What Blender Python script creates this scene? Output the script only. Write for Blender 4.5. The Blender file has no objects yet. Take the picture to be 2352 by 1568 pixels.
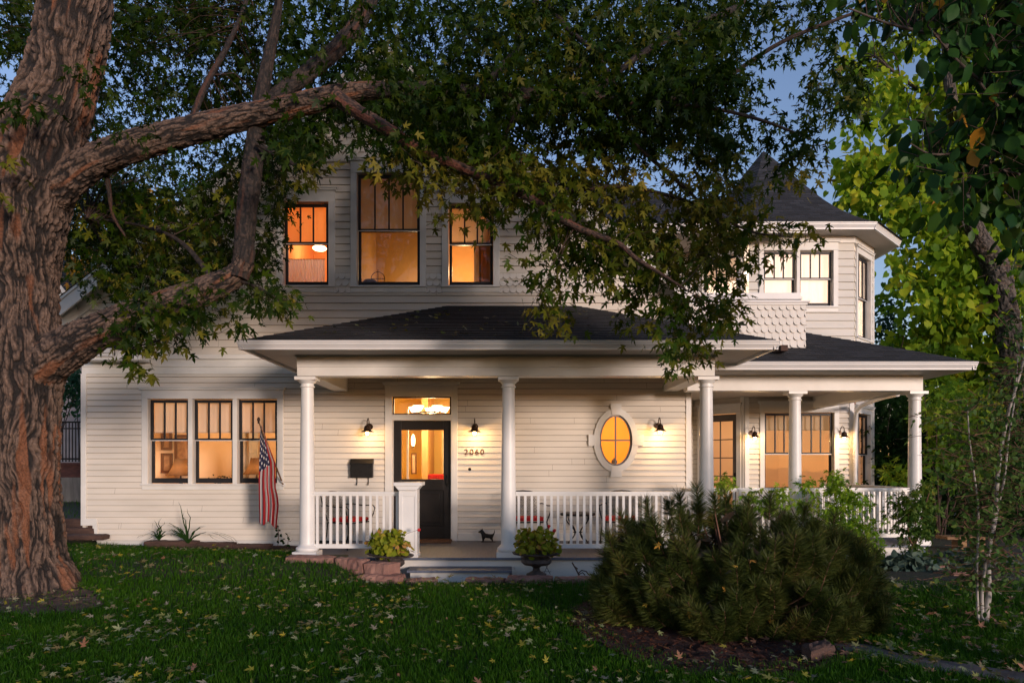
import bpy, math, random
import numpy as np
from mathutils import Vector
sc = bpy.context.scene
COL = sc.collection
R = math.radians
rng = np.random.default_rng(7)
random.seed(7)

# ------------------------------------------------------------- camera, sky, sun
CZ = 1.6
F = 1593.0            # focal length in the pixels of a 2352 px wide picture
cam_d = bpy.data.cameras.new("camera")
cam = bpy.data.objects.new("camera", cam_d); COL.objects.link(cam)
cam.location = (0, 0, CZ); cam.rotation_euler = (R(90), 0, 0)
cam_d.sensor_width = 36; cam_d.lens = 36 * F / 2352
cam_d.shift_x = 16 / 2352.0; cam_d.shift_y = 278 / 2352.0
cam_d.clip_start = 0.05; cam_d.clip_end = 2000
sc.camera = cam

SUN_EL, SUN_AZ = 6.0, 32.0      # low sun behind the camera, a little to its right
world = bpy.data.worlds.new("World"); sc.world = world
world.use_nodes = True
wn = world.node_tree.nodes; wl = world.node_tree.links
bg = wn['Background']
sky = wn.new('ShaderNodeTexSky'); sky.sky_type = 'NISHITA'; sky.sun_disc = False
sky.sun_elevation = R(SUN_EL); sky.sun_rotation = R(180 - SUN_AZ)
sky.altitude = 600; sky.air_density = 1.2; sky.dust_density = 0.25; sky.ozone_density = 2.5
tint = wn.new('ShaderNodeMix'); tint.data_type = 'RGBA'; tint.blend_type = 'MULTIPLY'; tint.inputs[0].default_value = 1.0; tint.inputs[7].default_value = (1.30, 1.04, 1.14, 1)
wl.new(sky.outputs[0], tint.inputs[6]); wl.new(tint.outputs[2], bg.inputs[0]); bg.inputs[1].default_value = 0.15
sun_d = bpy.data.lights.new("sun", 'SUN'); sun_d.energy = 1.9; sun_d.angle = R(9.0)
sun_d.color = (1.0, 0.80, 0.69)
sun = bpy.data.objects.new("sun", sun_d); COL.objects.link(sun)
_d = Vector((-math.sin(R(SUN_AZ)), math.cos(R(SUN_AZ)), -math.tan(R(SUN_EL))))
sun.rotation_euler = _d.to_track_quat('-Z', 'Y').to_euler()
sc.view_settings.view_transform = 'Standard'; sc.view_settings.look = 'None'
sc.view_settings.exposure = 0.72; sc.view_settings.gamma = 1.0
sc.render.engine = 'CYCLES'
sc.cycles.max_bounces = 8; sc.cycles.transparent_max_bounces = 16
sc.cycles.sample_clamp_indirect = 4.0; sc.cycles.caustics_reflective = False; sc.cycles.caustics_refractive = False

def P(u, v, Y):
    return ((u - 1160) / F * Y, Y, CZ + (1062 - v) / F * Y)
def PX(u, Y): return (u - 1160) / F * Y
def PZ(v, Y): return CZ + (1062 - v) / F * Y

# ------------------------------------------------------------- materials
def nodes(m):
    m.use_nodes = True
    return m.node_tree.nodes, m.node_tree.links, m.node_tree.nodes['Principled BSDF']
def mat(name, c1, c2=None, rough=0.6, scale=8.0, bump=0.0, bscale=40.0, metal=0.0, stretch=(1, 1, 1), spec=None, detail=4.0, lo=0.35, hi=0.65):
    m = bpy.data.materials.new(name); n, l, b = nodes(m)
    b.inputs['Roughness'].default_value = rough; b.inputs['Metallic'].default_value = metal
    if spec is not None: b.inputs['Specular IOR Level'].default_value = spec
    b.inputs['Base Color'].default_value = (*c1, 1)
    tc = n.new('ShaderNodeTexCoord'); mp = n.new('ShaderNodeMapping'); mp.inputs['Scale'].default_value = stretch
    l.new(tc.outputs['Object'], mp.inputs[0])
    if c2 is not None:
        t = n.new('ShaderNodeTexNoise'); t.inputs['Scale'].default_value = scale; t.inputs['Detail'].default_value = detail
        r = n.new('ShaderNodeValToRGB'); r.color_ramp.elements[0].position = lo; r.color_ramp.elements[1].position = hi
        r.color_ramp.elements[0].color = (*c1, 1); r.color_ramp.elements[1].color = (*c2, 1)
        l.new(mp.outputs[0], t.inputs['Vector']); l.new(t.outputs['Fac'], r.inputs[0]); l.new(r.outputs[0], b.inputs['Base Color'])
    if bump:
        t = n.new('ShaderNodeTexNoise'); t.inputs['Scale'].default_value = bscale; t.inputs['Detail'].default_value = 5
        bp = n.new('ShaderNodeBump'); bp.inputs['Strength'].default_value = bump; bp.inputs['Distance'].default_value = 0.02
        l.new(mp.outputs[0], t.inputs['Vector']); l.new(t.outputs['Fac'], bp.inputs['Height']); l.new(bp.outputs[0], b.inputs['Normal'])
    return m
def leafmat(name, cols, trans=0.35, rough=0.5, nscale=0.9, bias=0.5):
    """per-leaf random colours, drifting slowly through the crown"""
    m = bpy.data.materials.new(name); n, l, b = nodes(m)
    g = n.new('ShaderNodeNewGeometry'); tc = n.new('ShaderNodeTexCoord')
    t = n.new('ShaderNodeTexNoise'); t.inputs['Scale'].default_value = nscale; t.inputs['Detail'].default_value = 3
    l.new(tc.outputs['Object'], t.inputs['Vector'])
    a = n.new('ShaderNodeMath'); a.operation = 'MULTIPLY'; a.inputs[1].default_value = 1 - bias
    l.new(g.outputs['Random Per Island'], a.inputs[0])
    s = n.new('ShaderNodeMapRange'); s.inputs[1].default_value = 0.3; s.inputs[2].default_value = 0.7
    s.inputs[3].default_value = 0; s.inputs[4].default_value = bias
    l.new(t.outputs['Fac'], s.inputs[0])
    ad = n.new('ShaderNodeMath'); ad.operation = 'ADD'; l.new(a.outputs[0], ad.inputs[0]); l.new(s.outputs[0], ad.inputs[1])
    r = n.new('ShaderNodeValToRGB'); e = r.color_ramp.elements
    e[0].position = cols[0][0]; e[0].color = (*cols[0][1], 1); e[1].position = cols[-1][0]; e[1].color = (*cols[-1][1], 1)
    for p, c in cols[1:-1]:
        x = e.new(p); x.color = (*c, 1)
    l.new(ad.outputs[0], r.inputs[0]); l.new(r.outputs[0], b.inputs['Base Color'])
    b.inputs['Roughness'].default_value = rough; b.inputs['Specular IOR Level'].default_value = 0.12
    tr = n.new('ShaderNodeBsdfTranslucent'); l.new(r.outputs[0], tr.inputs[0])
    mx = n.new('ShaderNodeMixShader'); mx.inputs[0].default_value = trans
    l.new(b.outputs[0], mx.inputs[1]); l.new(tr.outputs[0], mx.inputs[2])
    l.new(mx.outputs[0], n['Material Output'].inputs[0])
    return m
def emit(name, c, s):
    m = bpy.data.materials.new(name); n, l, b = nodes(m)
    b.inputs['Base Color'].default_value = (*c, 1); b.inputs['Emission Color'].default_value = (*c, 1); b.inputs['Emission Strength'].default_value = s
    return m
def glass(name, refl=0.16, tint=(0.96, 0.97, 0.98)):
    m = bpy.data.materials.new(name); n, l, b = nodes(m)
    tr = n.new('ShaderNodeBsdfTransparent'); tr.inputs[0].default_value = (*tint, 1)
    gl = n.new('ShaderNodeBsdfGlossy'); gl.inputs['Roughness'].default_value = 0.02
    tc = n.new('ShaderNodeTexCoord'); t = n.new('ShaderNodeTexNoise'); t.inputs['Scale'].default_value = 2.2; t.inputs['Detail'].default_value = 1
    bp = n.new('ShaderNodeBump'); bp.inputs['Strength'].default_value = 0.05; bp.inputs['Distance'].default_value = 0.03
    l.new(tc.outputs['Object'], t.inputs['Vector']); l.new(t.outputs['Fac'], bp.inputs['Height']); l.new(bp.outputs[0], gl.inputs['Normal'])
    f = n.new('ShaderNodeFresnel'); f.inputs[0].default_value = 1.5
    ad = n.new('ShaderNodeMath'); ad.operation = 'ADD'; ad.inputs[1].default_value = refl - 0.04; ad.use_clamp = True
    l.new(f.outputs[0], ad.inputs[0])
    mx = n.new('ShaderNodeMixShader'); l.new(ad.outputs[0], mx.inputs[0]); l.new(tr.outputs[0], mx.inputs[1]); l.new(gl.outputs[0], mx.inputs[2])
    l.new(mx.outputs[0], n['Material Output'].inputs[0])
    return m
def shademat(name, c, trans=0.6):
    m = bpy.data.materials.new(name); n, l, b = nodes(m)
    b.inputs['Base Color'].default_value = (*c, 1); b.inputs['Roughness'].default_value = 0.9
    tr = n.new('ShaderNodeBsdfTranslucent'); tr.inputs[0].default_value = (*c, 1)
    mx = n.new('ShaderNodeMixShader'); mx.inputs[0].default_value = trans
    l.new(b.outputs[0], mx.inputs[1]); l.new(tr.outputs[0], mx.inputs[2]); l.new(mx.outputs[0], n['Material Output'].inputs[0])
    return m

M = {}
M['siding'] = mat('cream_painted_siding', (0.67, 0.62, 0.545), (0.60, 0.555, 0.485), 0.55, 1.7, 0.06, 60, stretch=(0.6, 1, 3))
M['gap'] = mat('lap_shade_and_joint_grime', (0.16, 0.125, 0.095), (0.24, 0.19, 0.15), 0.9, 3)  # painted shade for laps and scallop edges, grime for the butt joints
M['trim'] = mat('white_painted_trim', (0.70, 0.69, 0.66), (0.62, 0.61, 0.58), 0.45, 2.3, 0.04, 30)
M['shakes'] = mat('painted_shingles', (0.72, 0.69, 0.64), (0.66, 0.63, 0.58), 0.6, 6, 0.08, 50)
M['towersiding'] = mat('pale_grey_siding', (0.64, 0.615, 0.56), (0.57, 0.55, 0.50), 0.55, 2, 0.06, 60, stretch=(0.6, 0.6, 3))
M['column'] = mat('white_column_paint', (0.74, 0.735, 0.72), (0.68, 0.675, 0.66), 0.4, 3, 0.03, 20)
M['sash'] = mat('black_sash_paint', (0.012, 0.012, 0.015), (0.02, 0.019, 0.021), 0.45, 5, spec=.25)
M['door'] = mat('black_door_paint', (0.014, 0.011, 0.010), (0.02, 0.016, 0.014), 0.45, 3, 0.05, 30, spec=.25)
M['backdoor'] = mat('grey_brown_door_paint', (0.10, 0.08, 0.07), (0.12, 0.10, 0.09), 0.4, 3)
M['greysash'] = mat('grey_oval_sash', (0.13, 0.13, 0.14), None, 0.4)
M['glass'] = glass('window_glass', 0.04)
M['shade'] = shademat('roller_shade_cloth', (0.74, 0.60, 0.48), 0.32)
M['paleshade'] = shademat('pale_blind_cloth', (0.94, 0.84, 0.80), 0.6)
M['tanshade'] = shademat('tan_blind_cloth', (0.52, 0.42, 0.30), 0.5)
M['orangeshade'] = shademat('orange_lit_blind_cloth', (0.88, 0.50, 0.20), 0.5)
M['peach'] = mat('peach_room_paint', (0.86, 0.62, 0.38), (0.80, 0.56, 0.33), 0.8, 0.8)
M['yellow'] = mat('yellow_room_paint', (0.92, 0.70, 0.24), (0.88, 0.62, 0.16), 0.8, 0.7)
M['orange'] = mat('orange_room_paint', (0.90, 0.54, 0.25), (0.82, 0.42, 0.17), 0.8, 0.7)
M['amber'] = mat('amber_room_paint', (0.88, 0.62, 0.30), (0.80, 0.54, 0.24), 0.8, 0.7)
M['cream'] = mat('cream_room_paint', (0.85, 0.62, 0.42), (0.80, 0.56, 0.38), 0.8, 0.7)
M['palecream'] = mat('pale_room_paint', (0.88, 0.80, 0.72), (0.84, 0.76, 0.68), 0.8, 0.7)
M['tanroom'] = mat('tan_room_paint', (0.62, 0.40, 0.16), (0.55, 0.35, 0.14), 0.8, 0.7)
M['amberdeep'] = mat('deep_amber_room_paint', (0.90, 0.54, 0.06), (0.84, 0.47, 0.05), 0.8, 0.7)
M['paledoor'] = mat('pale_inner_door', (0.6, 0.58, 0.55), None, 0.5)
M['floorpaint'] = mat('grey_porch_floor_paint', (0.075, 0.092, 0.135), (0.10, 0.12, 0.165), 0.55, 3, 0.1, 20, stretch=(12, 1, 1))
M['iron'] = mat('black_wrought_iron', (0.009, 0.009, 0.009), (0.016, 0.015, 0.014), 0.5, 20, spec=.2)
M['bronze'] = mat('dark_bronze', (0.035, 0.02, 0.012), (0.06, 0.03, 0.015), 0.4, 20, metal=0.6)
M['redcloth'] = mat('red_cushion_cloth', (0.55, 0.012, 0.015), (0.42, 0.01, 0.012), 0.8, 12, 0.15, 50)
M['stone'] = mat('pink_sandstone', (0.30, 0.165, 0.13), (0.20, 0.10, 0.08), 0.85, 5, 0.4, 25)
M['urn'] = mat('weathered_dark_urn', (0.035, 0.028, 0.026), (0.09, 0.07, 0.065), 0.7, 12, 0.5, 40)
M['timber'] = mat('weathered_timber', (0.085, 0.045, 0.032), (0.05, 0.026, 0.02), 0.85, 4, 0.5, 20, stretch=(1, 1, 6))
M['soil'] = mat('dark_soil', (0.05, 0.03, 0.022), (0.025, 0.016, 0.012), 0.95, 9, 0.8, 30)
M['mulch'] = mat('red_mulch', (0.075, 0.024, 0.014), (0.03, 0.012, 0.008), 0.95, 25, 0.9, 60)
M['path'] = mat('concrete_path', (0.13, 0.115, 0.115), (0.085, 0.075, 0.075), 0.9, 5, 0.3, 40)
M['coir'] = mat('coir_mat', (0.20, 0.11, 0.06), (0.12, 0.06, 0.035), 0.95, 60, 0.6, 120)
M['brass'] = mat('dark_numeral_bronze', (0.10, 0.035, 0.015), None, 0.4, metal=0.3)
M['bulb'] = emit('lit_bulb', (1.0, 0.62, 0.24), 30)
M['lampglow'] = emit('lit_glass_shade', (1.0, 0.72, 0.40), 5)
M['birch'] = mat('white_birch_bark', (0.34, 0.32, 0.29), (0.12, 0.09, 0.075), 0.7, 14, 0.3, 30, stretch=(1, 1, 0.25), lo=0.5, hi=0.75)
M['darkbark'] = mat('dark_bark', (0.045, 0.033, 0.026), (0.09, 0.07, 0.06), 0.9, 9, 0.9, 22, stretch=(1, 1, 0.25))
M['twig'] = mat('twig_bark', (0.035, 0.022, 0.016), (0.07, 0.04, 0.03), 0.9, 9)
M['brown_stem'] = mat('brown_stem', (0.11, 0.05, 0.03), (0.17, 0.085, 0.055), 0.8, 20)
M['rust'] = mat('rusty_metal', (0.08, 0.035, 0.02), (0.03, 0.015, 0.012), 0.7, 30)
M['gutter'] = mat('white_gutter', (0.66, 0.655, 0.65), (0.60, 0.595, 0.59), 0.35, 2)
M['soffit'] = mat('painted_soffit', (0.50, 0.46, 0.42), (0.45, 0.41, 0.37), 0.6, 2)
M['wood_in'] = mat('dark_picture_wood', (0.13, 0.05, 0.025), None, 0.5)
M['picture'] = mat('faded_print', (0.45, 0.25, 0.12), (0.25, 0.12, 0.06), 0.7, 9)
M['clothshade'] = shademat('brown_lamp_shade', (0.20, 0.10, 0.045), 0.3)

# roof shingles: UV in metres, u along the eave, v up the slope
def shinglemat():
    m = bpy.data.materials.new('asphalt_shingles'); n, l, b = nodes(m)
    uv = n.new('ShaderNodeUVMap'); uv.uv_map = 'UVMap'
    br = n.new('ShaderNodeTexBrick'); br.inputs['Color1'].default_value = (0.014, 0.016, 0.022, 1); br.inputs['Color2'].default_value = (0.06, 0.064, 0.078, 1)
    br.inputs['Mortar'].default_value = (0.006, 0.006, 0.007, 1)
    br.inputs['Scale'].default_value = 1.0; br.inputs['Brick Width'].default_value = 0.24; br.inputs['Row Height'].default_value = 0.125
    br.inputs['Mortar Size'].default_value = 0.006; br.inputs['Bias'].default_value = -0.1
    l.new(uv.outputs[0], br.inputs['Vector'])
    t = n.new('ShaderNodeTexNoise'); t.inputs['Scale'].default_value = 160; l.new(uv.outputs[0], t.inputs['Vector'])
    mx = n.new('ShaderNodeMix'); mx.data_type = 'RGBA'; mx.blend_type = 'MULTIPLY'; mx.inputs[0].default_value = 0.8
    l.new(br.outputs['Color'], mx.inputs[6]); l.new(t.outputs['Fac'], mx.inputs[7]); l.new(mx.outputs[2], b.inputs['Base Color'])
    bp = n.new('ShaderNodeBump'); bp.inputs['Strength'].default_value = 0.5; bp.inputs['Distance'].default_value = 0.01
    l.new(t.outputs['Fac'], bp.inputs['Height']); l.new(bp.outputs[0], b.inputs['Normal'])
    b.inputs['Roughness'].default_value = 0.8
    return m
M['shingle'] = shinglemat()

# ------------------------------------------------------------- mesh helpers
def wloc(o):
    v = Vector((0, 0, 0))
    while o is not None:
        v += o.location; o = o.parent
    return v
class MB:
    def __init__(s, xf=None):
        s.v = []; s.f = []; s.uv = {}; s.mi = {}; s.xf = xf
    def p(s, pt):
        if s.xf:
            ox, oy, a = s.xf; c, q = math.cos(a), math.sin(a)
            return (ox + pt[0] * c - pt[1] * q, oy + pt[0] * q + pt[1] * c, pt[2])
        return tuple(pt)
    def face(s, pts, uv=None):
        i = len(s.v); s.v += [s.p(q) for q in pts]
        if uv: s.uv[len(s.f)] = uv
        s.f.append(tuple(range(i, i + len(pts))))
    def box(s, x0, x1, y0, y1, z0, z1):
        i = len(s.v)
        s.v += [s.p(q) for q in ((x0, y0, z0), (x1, y0, z0), (x1, y1, z0), (x0, y1, z0), (x0, y0, z1), (x1, y0, z1), (x1, y1, z1), (x0, y1, z1))]
        s.f += [tuple(i + k for k in q) for q in ((0, 3, 2, 1), (4, 5, 6, 7), (0, 1, 5, 4), (1, 2, 6, 5), (2, 3, 7, 6), (3, 0, 4, 7))]
    def beam(s, a, b, w, h, up=(0, 0, 1)):
        a = Vector(a); b = Vector(b); d = (b - a).normalized(); u = Vector(up)
        sd = d.cross(u).normalized() * (w / 2); u2 = sd.cross(d).normalized() * (h / 2)
        i = len(s.v)
        for q in (a, b):
            for k in ((-1, -1), (1, -1), (1, 1), (-1, 1)): s.v.append(s.p(q + sd * k[0] + u2 * k[1]))
        s.f += [tuple(i + k for k in q) for q in ((0, 1, 2, 3), (7, 6, 5, 4), (0, 4, 5, 1), (1, 5, 6, 2), (2, 6, 7, 3), (3, 7, 4, 0))]
    def prism(s, poly, y0, y1):
        """polygon in x,z (counter-clockwise seen from -y) pushed from y0 to y1"""
        n = len(poly); i = len(s.v)
        s.v += [s.p((x, y0, z)) for x, z in poly] + [s.p((x, y1, z)) for x, z in poly]
        s.f.append(tuple(i + k for k in range(n))); s.f.append(tuple(i + n + k for k in reversed(range(n))))
        for k in range(n):
            j = (k + 1) % n; s.f.append((i + j, i + k, i + n + k, i + n + j))
    def slab(s, poly, z0, z1):
        n = len(poly); i = len(s.v)
        s.v += [s.p((x, y, z0)) for x, y in poly] + [s.p((x, y, z1)) for x, y in poly]
        s.f.append(tuple(i + k for k in reversed(range(n)))); s.f.append(tuple(i + n + k for k in range(n)))
        for k in range(n):
            j = (k + 1) % n; s.f.append((i + k, i + j, i + n + j, i + n + k))
    def lathe(s, c, prof, n=24, axis='z'):
        i = len(s.v)
        for r, h in prof:
            for k in range(n):
                a = 2 * math.pi * k / n
                q = (c[0] + r * math.cos(a), c[1] + r * math.sin(a), c[2] + h) if axis == 'z' else (c[0] + r * math.cos(a), c[1] + h, c[2] + r * math.sin(a))
                s.v.append(s.p(q))
        for j in range(len(prof) - 1):
            for k in range(n):
                k2 = (k + 1) % n; a, b, c2, d = i + j * n + k, i + j * n + k2, i + (j + 1) * n + k2, i + (j + 1) * n + k
                s.f.append((a, b, c2, d))
        s.f.append(tuple(i + k for k in reversed(range(n)))); m = i + (len(prof) - 1) * n; s.f.append(tuple(m + k for k in range(n)))
    def tube(s, pts, r, n=6):
        pts = [Vector(q) for q in pts]
        if not hasattr(r, '__len__'): r = [r] * len(pts)
        i = len(s.v); ref = Vector((0.13, 0.31, 1)).normalized()
        for j, q in enumerate(pts):
            t = (pts[min(j + 1, len(pts) - 1)] - pts[max(j - 1, 0)]).normalized()
            a = t.cross(ref)
            if a.length < 0.15: a = t.cross(Vector((1, 0, 0)))
            a.normalize(); b = t.cross(a)
            for k in range(n):
                w = 2 * math.pi * k / n; s.v.append(s.p(q + (a * math.cos(w) + b * math.sin(w)) * r[j]))
        for j in range(len(pts) - 1):
            for k in range(n):
                k2 = (k + 1) % n; s.f.append((i + j * n + k, i + j * n + k2, i + (j + 1) * n + k2, i + (j + 1) * n + k))
        s.f.append(tuple(i + k for k in reversed(range(n)))); m = i + (len(pts) - 1) * n; s.f.append(tuple(m + k for k in range(n)))
    def build(s, name, m, parent=None, smooth=False, bevel=0.0):
        me = bpy.data.meshes.new(name)
        o0 = wloc(parent) if parent else Vector((0, 0, 0))
        me.from_pydata([(x - o0.x, y - o0.y, z - o0.z) for x, y, z in s.v], [], s.f)
        if s.uv:
            ul = me.uv_layers.new(name='UVMap')
            for fi, uvs in s.uv.items():
                ls = me.polygons[fi].loop_start
                for k, q in enumerate(uvs): ul.data[ls + k].uv = q
        me.materials.append(m)
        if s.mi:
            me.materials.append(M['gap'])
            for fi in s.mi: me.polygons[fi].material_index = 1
        if smooth:
            me.polygons.foreach_set('use_smooth', [True] * len(me.polygons))
            try: me.set_sharp_from_angle(angle=R(50))
            except Exception: pass
        o = bpy.data.objects.new(name, me); COL.objects.link(o); o.parent = parent
        if bevel:
            b = o.modifiers.new('bevel', 'BEVEL'); b.width = bevel; b.segments = 2; b.limit_method = 'ANGLE'
        return o
def tag(o, label, cat, group=None, kind=None):
    if label: o['label'] = label
    if cat: o['category'] = cat
    if group: o['group'] = group
    if kind: o['kind'] = kind
    return o
def empty(name, loc=(0, 0, 0), label=None, cat=None, group=None):
    o = bpy.data.objects.new(name, None); COL.objects.link(o); o.location = loc; o.empty_display_size = 0.2
    return tag(o, label, cat, group)
def np_mesh(name, V, Fc, m, parent=None, smooth=False, attr=None):
    """V (n,3), Fc (k,c) constant polygon size"""
    me = bpy.data.meshes.new(name); V = np.asarray(V, np.float32).copy()
    if parent: V -= np.array(wloc(parent), np.float32)
    Fc = np.asarray(Fc, np.int32); k, c = Fc.shape
    me.vertices.add(len(V)); me.vertices.foreach_set('co', V.ravel())
    me.loops.add(k * c); me.loops.foreach_set('vertex_index', Fc.ravel())
    me.polygons.add(k); me.polygons.foreach_set('loop_start', np.arange(0, k * c, c, dtype=np.int32))
    if smooth: me.polygons.foreach_set('use_smooth', np.ones(k, bool))
    if attr is not None:
        for an, av in attr.items():
            a = me.attributes.new(an, 'FLOAT', 'POINT'); a.data.foreach_set('value', np.asarray(av, np.float32).ravel())
    me.materials.append(m); me.update(calc_edges=True); me.validate()
    o = bpy.data.objects.new(name, me); COL.objects.link(o); o.parent = parent
    return o

# ------------------------------------------------------------- leaves
MAPLE = np.array([(0, .28, 0), (0, 0, 0), (.34, .02, -.06), (.15, .22, 0), (.36, .36, -.04), (.56, .66, -.12), (.27, .50, -.04), (.10, .42, 0), (.17, .70, -.04), (0, 1.1, -.1), (-.17, .70, -.04), (-.10, .42, 0), (-.27, .50, -.04), (-.56, .66, -.12), (-.36, .36, -.04), (-.15, .22, 0), (-.34, .02, -.06)], float)
OVAL = np.array([(0, .45, .0), (0, 0, 0), (.26, .22, -.04), (.33, .5, -.06), (.2, .8, -.05), (0, 1.05, -.1), (-.2, .8, -.05), (-.33, .5, -.06), (-.26, .22, -.04)], float)
HEART = np.array([(0, .4, 0), (0, .05, 0), (.28, -.08, -.05), (.5, .2, -.1), (.42, .55, -.1), (.12, .88, -.05), (0, 1.1, -.1), (-.12, .88, -.05), (-.42, .55, -.1), (-.5, .2, -.1), (-.28, -.08, -.05)], float)
def unit(a): return a / np.maximum(np.linalg.norm(a, axis=-1, keepdims=True), 1e-6)
def leaf_arrays(pos, axis, nrm, size, T):
    axis = unit(axis); b = unit(np.cross(axis, nrm)); n = np.cross(b, axis)
    V = pos[:, None, :] + size[:, None, None] * (T[None, :, 0:1] * b[:, None, :] + T[None, :, 1:2] * axis[:, None, :] + T[None, :, 2:3] * n[:, None, :])
    k = len(T); m = k - 1
    tri = np.array([(0, 1 + i, 1 + (i + 1) % m) for i in range(m)])
    Fc = (np.arange(len(pos)) * k)[:, None, None] + tri[None]
    return V.reshape(-1, 3), Fc.reshape(-1, 3)
def sprays(centers, per, spread, size, T, droop=0.5, rg=rng, jitter=0.3, up=0.6):
    """clusters of leaves round short twigs"""
    n = len(centers); N = n * per
    a = rg.uniform(0, 2 * np.pi, n); tw = np.stack([np.cos(a), np.sin(a), rg.uniform(-1.2, 0.4, n) * droop], 1); tw = unit(tw)
    C = np.repeat(centers, per, 0); TW = np.repeat(tw, per, 0)
    t = rg.uniform(-1, 1, (N, 1)); off = rg.normal(0, 1, (N, 3)) * spread * 0.42
    pos = C + TW * t * spread + off
    axis = TW * 0.5 + unit(off) * 0.8 + np.array([0, 0, -droop]) + rg.normal(0, jitter, (N, 3))
    nrm = rg.normal(0, 0.6, (N, 3)) + np.array([0, 0, up])
    sz = size * rg.uniform(0.65, 1.2, N)
    V, Fc = leaf_arrays(pos, axis, nrm, sz, T)
    return V, Fc, tw
def leaves(name, centers, per, spread, size, T, m, parent, **k):
    V, Fc, tw = sprays(np.asarray(centers, float), per, spread, size, T, **k)
    return np_mesh(name, V, Fc, m, parent), tw
def smooth_path(pts, n):
    """Catmull-Rom through rows of (x,y,z,r)"""
    p = np.asarray(pts, float); p = np.vstack([2 * p[0] - p[1], p, 2 * p[-1] - p[-2]]); out = []
    seg = len(p) - 3
    for t in np.linspace(0, seg - 1e-6, n):
        i = int(t); f = t - i; a, b, c, d = p[i:i + 4]
        out.append(0.5 * ((2 * b) + (-a + c) * f + (2 * a - 5 * b + 4 * c - d) * f * f + (-a + 3 * b - 3 * c + d) * f ** 3))
    return np.array(out)
def vnoise(x, y, seed, px=None):
    """value noise, optional period px in x"""
    xi = np.floor(x).astype(int); yi = np.floor(y).astype(int); fx = x - xi; fy = y - yi
    fx = fx * fx * (3 - 2 * fx); fy = fy * fy * (3 - 2 * fy)
    def h(i, j):
        if px: i = i % px
        k = (i * 374761393 + j * 668265263 + seed * 69069) & 0xffffffff
        k = ((k ^ (k >> 13)) * 1274126177) & 0xffffffff
        return ((k ^ (k >> 16)) & 0xffff) / 65535.0
    return (h(xi, yi) * (1 - fx) + h(xi + 1, yi) * fx) * (1 - fy) + (h(xi, yi + 1) * (1 - fx) + h(xi + 1, yi + 1) * fx) * fy
# ============================================================= THE HOUSE
YW, YF, YT = 11.95, 9.80, 14.80      # gabled front wall, porch front, tower front
FZ = 0.26                            # porch floor
house = empty('house', (-2.04, YW, 0), 'cream clapboard two storey house with white porch columns, dark shingle roofs and a corner tower', 'house')
def siding(mb, x0, x1, z0, z1, e, holes=(), clip=None, th=0.028):
    z = z0
    while z < z1 - 1e-4:
        zt = min(z + e, z1); a, b = (x0, x1) if clip is None else clip((z + zt) / 2)
        if b > a:
            pieces = [(a, b, z, zt)]
            for hx0, hx1, hz0, hz1 in holes:
                new = []
                for pa, pb, za, zb in pieces:
                    if zb <= hz0 or za >= hz1 or pb <= hx0 or pa >= hx1: new.append((pa, pb, za, zb)); continue
                    if pa < hx0: new.append((pa, hx0, za, zb))
                    if pb > hx1: new.append((hx1, pb, za, zb))
                    c, d = max(pa, hx0), min(pb, hx1)
                    if za < hz0: new.append((c, d, za, hz0))
                    if zb > hz1: new.append((c, d, hz1, zb))
                pieces = new
            for pa, pb, za, zb in pieces:
                ya = -th + (th - 0.003) * (za - z) / e; yb = -th + (th - 0.003) * (zb - z) / e
                if za == z and zb - za > .02:
                    g_ = .0068; mb.mi[len(mb.f)] = 1; mb.face([(pa, -0.003, za), (pb, -0.003, za), (pb, -0.003, za + g_), (pa, -0.003, za + g_)])  # groove face coloured dark to paint the shadow line under the lap
                    za += g_; mb.face([(pa, -0.003, za), (pb, -0.003, za), (pb, ya, za), (pa, ya, za)])
                mb.face([(pa, ya, za), (pb, ya, za), (pb, yb, zb), (pa, yb, zb)])
                if pb - pa > 1.2 and zb - za > .05:
                    for _ in range(rng.poisson((pb - pa) / 4.5)):
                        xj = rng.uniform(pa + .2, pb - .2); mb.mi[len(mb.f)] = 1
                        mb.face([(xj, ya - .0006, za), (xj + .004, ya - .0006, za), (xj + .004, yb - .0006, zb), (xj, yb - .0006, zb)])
        z += e
def scallops(mb, x0, x1, z0, z1, w, h, th=0.022, clipx=None):
    r = 0; z = z1 - h
    while z > z0 - h * 0.5:
        off = 0 if r % 2 else w / 2; x = x0 - off
        while x < x1 - 0.01:
            a, b = max(x + 0.002, x0), min(x + w - 0.002, x1)
            if b - a > 0.02:
                c = (x + w / 2); pts = []
                ts = np.linspace(np.pi, 2 * np.pi, 9)
                for t in ts:
                    px = c + (w / 2 - 0.002) * np.cos(t); pz = z + h * 0.5 + h * 0.5 * np.sin(t)
                    if a - 1e-4 <= px <= b + 1e-4: pts.append((px, pz))
                if len(pts) >= 2:
                    if pts[0][0] > a + 0.003: pts = [(a, pts[0][1])] + pts
                    if pts[-1][0] < b - 0.003: pts = pts + [(b, pts[-1][1])]
                    top = min(z + h * 1.55, z1 + 0.0)
                    y_of = lambda zz: -th + (th - 0.004) * (zz - z) / (h * 1.6)
                    j = rng.uniform(-0.001, 0.001)
                    front = [(p[0], y_of(p[1]) + j, p[1]) for p in pts] + [(b, y_of(top), top), (a, y_of(top), top)]
                    mb.face(front)
                    for k in range(len(pts) - 1):
                        p, q = pts[k], pts[k + 1]
                        mb.mi[len(mb.f)] = 1; mb.face([(p[0], 0, p[1]), (q[0], 0, q[1]), (q[0], y_of(q[1]) + j, q[1]), (p[0], y_of(p[1]) + j, p[1])])  # rounded under-edge painted dark for the shade below each shingle
            x += w
        z -= h; r += 1

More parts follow.
